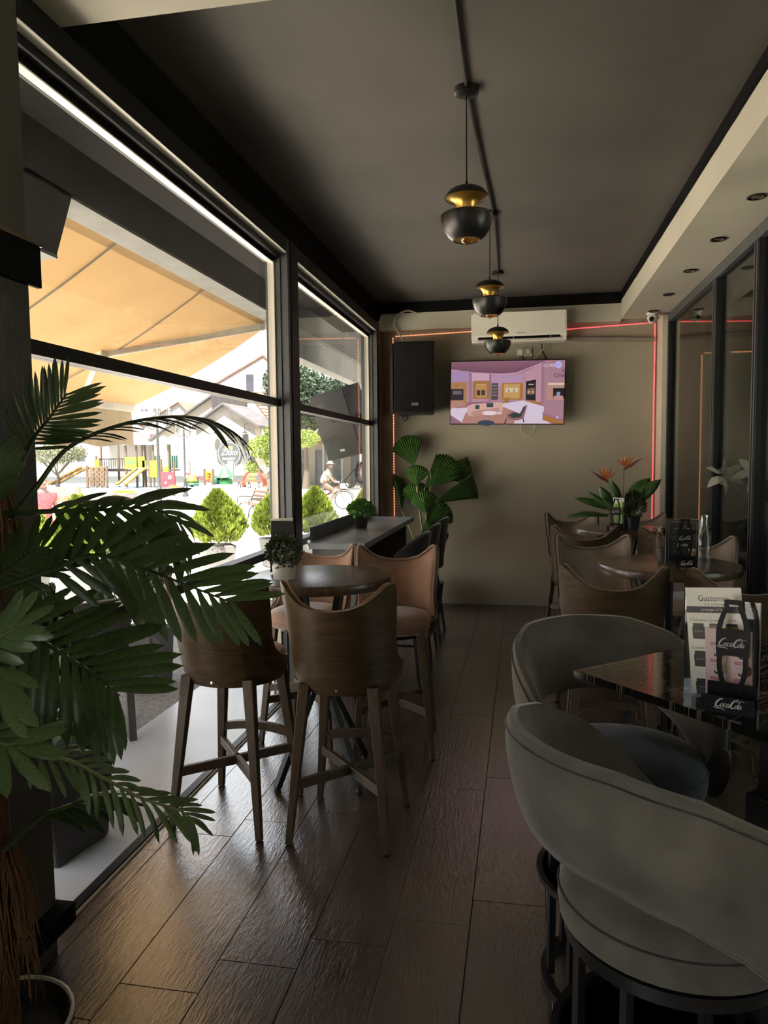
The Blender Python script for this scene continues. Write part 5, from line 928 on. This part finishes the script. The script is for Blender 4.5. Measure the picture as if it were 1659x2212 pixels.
# buildings
def house(name, label, x0, x1, y0, y1, hz, ap, apx, wallm, roofm, over=.5, gz=-.4):
    t = thing(name, label, 'building', ((x0+x1)/2, y0, gz)); c = (x0+x1)/2; a, d = x0-c, x1-c; p = apx-c; D_ = y1-y0
    B().prism([(a, 0), (d, 0), (d, hz-gz), (p, ap-gz), (a, hz-gz)], 0, D_).o('walls', wallm, t, smooth=False, recalc=True)
    for q, s_ in ((a, -1), (d, 1)):
        dx, dz = q-p, hz-ap; k = 1+over/abs(dx)
        B().add([(p, -over, ap-gz+.02), (p+dx*k, -over, ap-gz+dz*k+.02), (p+dx*k, D_, ap-gz+dz*k+.02), (p, D_, ap-gz+.02), (p, -over, ap-gz+.22), (p+dx*k, -over, ap-gz+dz*k+.22), (p+dx*k, D_, ap-gz+dz*k+.22), (p, D_, ap-gz+.22)], [(0, 1, 2, 3), (7, 6, 5, 4), (0, 4, 5, 1), (1, 5, 6, 2), (2, 6, 7, 3), (3, 7, 4, 0)]).o('roof', roofm, t, smooth=False, recalc=True)
    return t
z1 = house('bakery', 'cream gabled bakery building with a round grey sign', -29.4, -23.7, 64, 70, 4.75, 6.55, -26.6, 'facade', 'eave')
sg = B().lathe([(0, 0), (1.18, 0), (1.22, .04), (1.22, .10), (0, .10)], 36).o('round_sign', 'sign_grey', z1, (.35, -.02, 2.55), (PI/2, 0, 0)); b = B(); text_b(b, 'Zitko', .78, 0, -.12, 0, (.85, .85, .85), 'CENTER', shear=.3, sx=.92); text_b(b, 'BAKERY', .30, 0, -.55, 0, (.6, .6, .6), 'CENTER', sx=1.2); quad(b, -.4, -.05, .42, .66, 0, (.62, .45, .08)); quad(b, .05, .35, .42, .66, 0, (.62, .45, .08))
for k in range(40): a = 2*PI*k/40; a2 = 2*PI*(k+1)/40; b.add([(math.cos(a)*1.08, .001, math.sin(a)*1.08), (math.cos(a2)*1.08, .001, math.sin(a2)*1.08), (math.cos(a2)*1.03, .001, math.sin(a2)*1.03), (math.cos(a)*1.03, .001, math.sin(a)*1.03)], [(0, 1, 2, 3)], (.45, .47, .48))
b.o('sign_lettering', 'print', sg, (0, 0, .115), (-PI/2, 0, 0), smooth=False)
for x in (-.75, 2.05): B().tube([(x, 0, 5.2), (x, -.5, 5.2), (x, -.5, 4.5)], .03, 6).lathe([(.28, 0), (.06, .12), (0, .13)], 14, (x, -.5, 4.4)).o('wall_lamp', 'iron', z1)
B().box(1.65, 2.2, -.25, 0, 0, 4.3).o('clad_pillar', 'cladding', z1, smooth=False); B().box(2.2, 2.8, -.1, .1, 0, 2.2).o('doorway', 'far_glass', z1, smooth=False)
z2 = house('side_wing', 'lower cream wing with dark eaves left of the bakery', -37.0, -30.3, 70.6, 80, 3.9, 7.95, -30.5, 'facade', 'eave'); B().box(1.2, 1.8, -.04, .02, 3.2, 4.2).o('window', 'far_glass', z2, smooth=False)
t = thing('tiled_hall', 'long building with an orange tiled roof right behind the bakery', 'building', (-23, 71.2, -.4)); B().box(-6, 9, 0, 8, 0, 3.6).o('walls', 'facade', t, smooth=False)
rf = B().add([(-6, 5, 9.2), (10, 5, 8.3), (10, -.6, 3.4), (-.6, -.6, 4.6), (-6, 5, 9.0), (10, 5, 8.1), (10, -.6, 3.2), (-.6, -.6, 4.4)], [(0, 3, 2, 1), (4, 5, 6, 7), (0, 1, 5, 4), (1, 2, 6, 5), (2, 3, 7, 6), (3, 0, 4, 7)]).o('roof', 'tile', t, smooth=False)
for k in range(12): q = k/12; B().tube([(-6+5.4*q, 5-5.6*q, 9.23-4.6*q), (10, 5-5.6*q, 8.33-4.9*q)], .06, 5).o('tile_course', 'tile', rf)
z3 = house('brick_house', 'tall old brick gabled house behind the bakery roof', -36, -24.6, 82, 95, 9.9, 13.4, -29.2, 'brick', 'tile', .15)
for x, w_ in ((-.55, .55), (3.6, .5)): f_ = B().box(x-w_, x+w_, -.06, .02, 9.6, 11.9).o('window', 'facade_white', z3, smooth=False); B().box(x-w_+.1, x+w_-.1, -.08, -.05, 9.7, 11.8).o('pane', 'far_glass', f_, smooth=False)
B().box(.6, 1.5, .2, 1.2, 13.2, 14.3).o('chimney', 'facade_white', z3, smooth=False); B().box(-5.7, 5.7, -.10, 0, 8.7, 9.1).o('ledge', 'facade_white', z3, smooth=False)
z4 = house('white_house', 'white house with a red roof far behind the lamp posts', -44.0, -36.6, 81, 90, 5.8, 8.3, -39.2, 'facade_white', 'tile', .3)
for x in (-2.2, .2, 2.0): f_ = B().box(x-.5, x+.5, -.05, .02, 3.9, 5.1).o('window', 'play_red', z4, smooth=False); B().box(x-.3, x+.3, -.07, -.04, 4.0, 5.0).o('pane', 'far_glass', f_, smooth=False)
z5 = house('red_roof_house', 'house with a red roof seen above the left end of the playground', -52, -43, 72, 84, 3.8, 5.8, -47.5, 'facade_white', 'tile', .3); B().box(-1.5, -.6, -.05, .02, 2, 3.2).o('window', 'far_glass', z5, smooth=False); B().box(.8, 1.7, -.05, .02, 2, 3.2).o('window', 'far_glass', z5, smooth=False)
t = thing('arcade_house', 'pale house with tall shutters and a tiled porch behind the cyclist', 'building', (-12.5, 50.5, -.4)); B().box(-5, 8, 0, 6, 0, 4.6).o('walls', 'facade', t, smooth=False); B().add([(-5.3, -1.4, 3.1), (8, -1.4, 3.1), (8, .1, 3.9), (-5.3, .1, 3.9), (-5.3, -1.4, 2.98), (8, -1.4, 2.98), (8, .1, 3.78), (-5.3, .1, 3.78)], [(0, 1, 2, 3), (7, 6, 5, 4), (0, 4, 5, 1), (1, 5, 6, 2), (2, 6, 7, 3), (3, 7, 4, 0)]).o('porch_roof', 'tile', t, smooth=False)
for k in range(9): B().box(-4.4+1.3*k, -3.7+1.3*k, -.06, .02, .2, 2.6).o('shutter', 'cladding' if k % 2 else 'far_glass', t, smooth=False); B().cyl((-4.75+1.3*k, -1.3, 0), (-4.75+1.3*k, -1.3, 3.0), .08).o('porch_post', 'facade_white', t)
# boundary fence
t = thing('boundary_fence', 'white picket fence on a dark base behind the playground', 'fence', (-36, 61, -.4)); B().box(-14, 16, 0, .3, 0, .62).o('base_wall', 'sign_grey', t, smooth=False); B().box(-14, 16, .1, .2, .72, .80).o('rail', 'facade_white', t, smooth=False).data.materials; B().box(-14, 16, .1, .2, 1.35, 1.43).o('rail', 'facade_white', t, smooth=False)
mp_ = B().box(-.045, .045, .08, .1, .62, 1.6).mesh('picket', 'facade_white', False)
for k in range(150): o = bpy.data.objects.new('picket', mp_); COL.objects.link(o); o.location = (-14+.2*k, 0, 0); o.parent = t
for k in range(8): B().box(-13.8+4.1*k, -13.3+4.1*k, -.02, .34, 0, 1.9).o('pillar', 'facade', t, smooth=False)
# people
def body(name, V_, E_, mat, parent, root=0, lv=2):
    m = bpy.data.meshes.new(name); m.from_pydata([v[:3] for v in V_], E_, []); o = bpy.data.objects.new(name, m); COL.objects.link(o); o.parent = parent
    sk = o.modifiers.new('skin', 'SKIN'); sk.use_smooth_shade = True
    for i, v in enumerate(V_): r = v[3]; m.skin_vertices[0].data[i].radius = (r, v[4] if len(v) > 4 else r); m.skin_vertices[0].data[i].use_root = i == root
    s_ = o.modifiers.new('sub', 'SUBSURF'); s_.levels = s_.render_levels = lv; m.materials.append(M[mat]); return o
def hand(V_, E_, wrist, d, up):
    d, up = Vector(d).normalized(), Vector(up).normalized(); sd = d.cross(up); w_ = Vector(V_[wrist][:3]); n = len(V_); p = w_+d*.08; V_.append((*p, .026, .016)); E_.append((wrist, n))
    for k, L_ in ((-1.5, .06), (-.5, .075), (.5, .08), (1.5, .07)):
        q = p+sd*k*.016; a = q+d*L_*.6-up*.01; c = a+d*L_*.3-up*.03; i = len(V_); V_.extend([(*q, .010), (*a, .009), (*c, .007)]); E_.extend([(n, i), (i, i+1), (i+1, i+2)])
    q = w_+d*.03+sd*.035; i = len(V_); V_.extend([(*q, .010), (*(q+sd*.02+d*.04), .009)]); E_.extend([(wrist, i), (i, i+1)])
def head(parent, p, hairm, r=.105, face=(0, -1, 0), hat=False):
    p = Vector(p); f = Vector(face).normalized(); h = B().grid(lambda u, v: (lambda th, ph: p+Vector((math.sin(ph)*math.cos(th)*r*.78, math.sin(ph)*math.sin(th)*r*.92, -math.cos(ph)*r*1.18*(1 if ph > PI/2 else 1.05))))(2*PI*u, PI*v), 20, 14).o('head', 'skin', parent, recalc=True)
    s_ = Vector((-f.y, f.x, 0)); B().tube([p+f*r*.82+Vector((0, 0, .02)), p+f*r*1.08+Vector((0, 0, -.02)), p+f*r*.86+Vector((0, 0, -.03))], [.008, .016, .012], 6).o('nose', 'skin', h); B().tube([p+f*r*.86+s_*.025+Vector((0, 0, -.058)), p+f*r*.90+Vector((0, 0, -.058)), p+f*r*.86-s_*.025+Vector((0, 0, -.058))], .007, 5).o('mouth', 'play_red', h)
    for q in (-1, 1): B().lathe([(0, -.012), (.012, 0), (0, .012)], 8, tuple(p+f*r*.80+s_*q*.034+Vector((0, 0, .015)))).o('eye', 'plastic_black', h); B().tube([p+s_*q*r*.80+Vector((0, 0, .03)), p+s_*q*r*.92, p+s_*q*r*.80+Vector((0, 0, -.03))], .012, 6).o('ear', 'skin', h)
    hr = B().grid(lambda u, v: (lambda th, ph: p-f*.014+Vector((math.sin(ph)*math.cos(th)*r*.86, math.sin(ph)*math.sin(th)*r*.98, math.cos(ph)*r*1.24)))(2*PI*u, PI*.54*v), 20, 8).o('hair', hairm, parent, recalc=True)
    if hat: B().lathe([(.105, .06), (.10, .14), (.06, .155), (0, .15)], 22, tuple(p)).lathe([(.10, .058), (.175, .045), (.18, .052), (.10, .068)], 26, tuple(p)).o('hat', 'hat', parent, recalc=True); hr.hide_render = False
    return h
# cyclist and bicycle
bc = thing('bicycle', 'bicycle ridden across the plaza, seen through the far window', 'bicycle', (-7.35, 27.9, -.4), .12)
for x, nm in ((-.52, 0), (.55, 1)):
    wh = B().tube([(x+.34*math.cos(2*PI*k/32), 0, .36+.34*math.sin(2*PI*k/32)) for k in range(32)], .022, 6, closed=True).o('wheel', 'rubber', bc); b = B()
    for k in range(10): b.cyl((x, 0, .36), (x+.33*math.cos(2*PI*k/10), 0, .36+.33*math.sin(2*PI*k/10)), .004, n=4)
    b.o('spokes', 'chrome', wh); B().tube([(x+.40*math.cos(a), 0, .36+.40*math.sin(a)) for a in [PI*(.05+.9*k/14) for k in range(15)]], .022, 6).o('mudguard', 'iron', bc)
B().cyl((-.52, 0, .36), (-.08, 0, .32), .018).cyl((-.08, 0, .32), (-.20, 0, .88), .018).cyl((-.08, 0, .32), (.38, 0, .82), .02).cyl((-.18, 0, .75), (.38, 0, .88), .018).cyl((-.52, 0, .36), (-.17, 0, .75), .014).cyl((.36, 0, .98), (.55, 0, .36), .02).o('frame', 'bench_wood', bc)
B().tube(cat_rom([(.22, -.28, 1.05), (.36, -.2, 1.08), (.36, 0, 1.02), (.36, .2, 1.08), (.22, .28, 1.05)], 5), .014, 6).o('handlebar', 'chrome', bc); B().lathe([(.02, .88), (.13, .90), (.12, .94), (0, .95)], 16, (-.22, 0, 0), sx=1.2, sy=.7).o('saddle', 'rubber', bc); B().box(-.80, -.38, -.08, .08, .76, .78).o('rack', 'iron', bc)
B().tube([(-.08+.16*math.cos(2*PI*k/14), -.06, .32+.16*math.sin(2*PI*k/14)) for k in range(14)], .008, 4, closed=True).o('chainring', 'chrome', bc); B().cyl((-.08, -.12, .32), (.06, -.12, .20), .012).cyl((-.08, .12, .32), (-.22, .12, .44), .012).o('cranks', 'chrome', bc)
B().box(.42, .72, -.14, .14, .80, 1.0).o('basket', 'facade_white', bc, bevel=.02)
cy = thing('person', 'person in white shirt, shorts and pale hat riding the bicycle', 'person', (-7.35, 27.9, -.4), .12)
V_ = [(-.22, 0, .98, .15, .16), (-.16, 0, 1.20, .14, .17), (-.08, 0, 1.42, .13, .19), (-.03, 0, 1.55, .06), (.0, 0, 1.62, .05)]; E_ = [(0, 1), (1, 2), (2, 3), (3, 4)]
for s_ in (-1, 1):
    i = len(V_); V_ += [(-.08, s_*.19, 1.44, .06), (.08, s_*.24, 1.25, .048), (.20, s_*.27, 1.09, .036)]; E_ += [(2, i), (i, i+1), (i+1, i+2)]; hand(V_, E_, i+2, (.8, 0, -.25), (.3, 0, 1))
    i = len(V_); kn = ((.18, s_*.12, .78), (.06, s_*.14, .66))[s_ > 0]; ft = ((.06, s_*.13, .27), (-.20, s_*.13, .50))[s_ > 0]
    V_ += [(-.15, s_*.10, .93, .10), (*kn, .065), (*ft, .042), (ft[0]+.02, ft[1], ft[2]-.05, .04), (ft[0]+.17, ft[1], ft[2]-.06, .032)]; E_ += [(0, i), (i, i+1), (i+1, i+2), (i+2, i+3), (i+3, i+4)]
body('figure', V_, E_, 'skin', cy)
sv = [(-.23, 0, .94, .17, .19), (-.17, 0, 1.20, .165, .20), (-.08, 0, 1.42, .15, .21), (-.05, 0, 1.50, .09)]; se = [(0, 1), (1, 2), (2, 3)]
for s_ in (-1, 1): i = len(sv); sv += [(-.08, s_*.20, 1.44, .085), (.04, s_*.235, 1.30, .072)]; se += [(2, i), (i, i+1)]
body('shirt', sv, se, 'shirt', cy)
hv = [(-.22, 0, .96, .165, .175)]; he = []
for s_ in (-1, 1): i = len(hv); kn = ((.10, s_*.12, .81), (.0, s_*.13, .72))[s_ > 0]; hv += [(-.14, s_*.10, .92, .125), (*kn, .09)]; he += [(0, i), (i, i+1)]
body('shorts', hv, he, 'shorts', cy); head(cy, (.04, 0, 1.72), 'hair', .105, (1, .1, 0), True)
# walking person by the pier
wo = thing('person', 'person with long grey hair in a red and white top walking by the terrace edge', 'person', (-8.22, 11.6, -.4), .9)
V_ = [(0, 0, .92, .13, .16), (0, 0, 1.15, .11, .14), (0, .01, 1.33, .11, .16), (0, 0, 1.45, .05), (0, -.01, 1.50, .045)]; E_ = [(0, 1), (1, 2), (2, 3), (3, 4)]
for s_ in (-1, 1):
    i = len(V_); V_ += [(s_*.18, 0, 1.36, .055), (s_*.23, .02, 1.10, .045), (s_*.21, -.10*s_, .87, .034)]; E_ += [(2, i), (i, i+1), (i+1, i+2)]; hand(V_, E_, i+2, (0, -.1, -1), (0, -1, 0))
    i = len(V_); V_ += [(s_*.09, 0, .85, .10), (s_*.10, -.06*s_, .47, .065), (s_*.10, .08*s_, .09, .042), (s_*.10, .08*s_-.02, .045, .042), (s_*.10, .08*s_-.18, .035, .032)]; E_ += [(0, i), (i, i+1), (i+1, i+2), (i+2, i+3), (i+3, i+4)]
body('figure', V_, E_, 'skin', wo)
sv = [(0, 0, .62, .20, .20), (0, 0, .90, .17, .19), (0, 0, 1.15, .135, .165), (0, .01, 1.33, .13, .185), (0, 0, 1.42, .08)]; se = [(0, 1), (1, 2), (2, 3), (3, 4)]
for s_ in (-1, 1): i = len(sv); sv += [(s_*.19, 0, 1.36, .075), (s_*.215, .01, 1.24, .065)]; se += [(3, i), (i, i+1)]
body('dress', sv, se, 'dress', wo); head(wo, (0, -.02, 1.60), 'hair', .10, (0, -1, 0)); B().tube([(0, .02, 1.68), (0, .07, 1.58), (0, .09, 1.45), (0, .08, 1.30)], [.075, .10, .10, .05], 10).o('long_hair', 'hair', wo)
# flag and parasol far behind
t = thing('wall_flag', 'small white and red flag at the corner of the bakery', 'flag', (-22.9, 63.6, 3.2)); B().cyl((0, .3, -.6), (0, -.3, 1.2), .03).o('flag_pole', 'iron', t); B().grid(lambda u, v: (.05+.5*u, -.3+.06*math.sin(5*u), 1.1-1.3*v-.25*u), 6, 6).o('cloth', 'facade_white', t); B().grid(lambda u, v: (.35+.2*u, -.32, 1.0-.9*v-.25*u), 3, 4).o('red_stripe', 'bright_red', t)
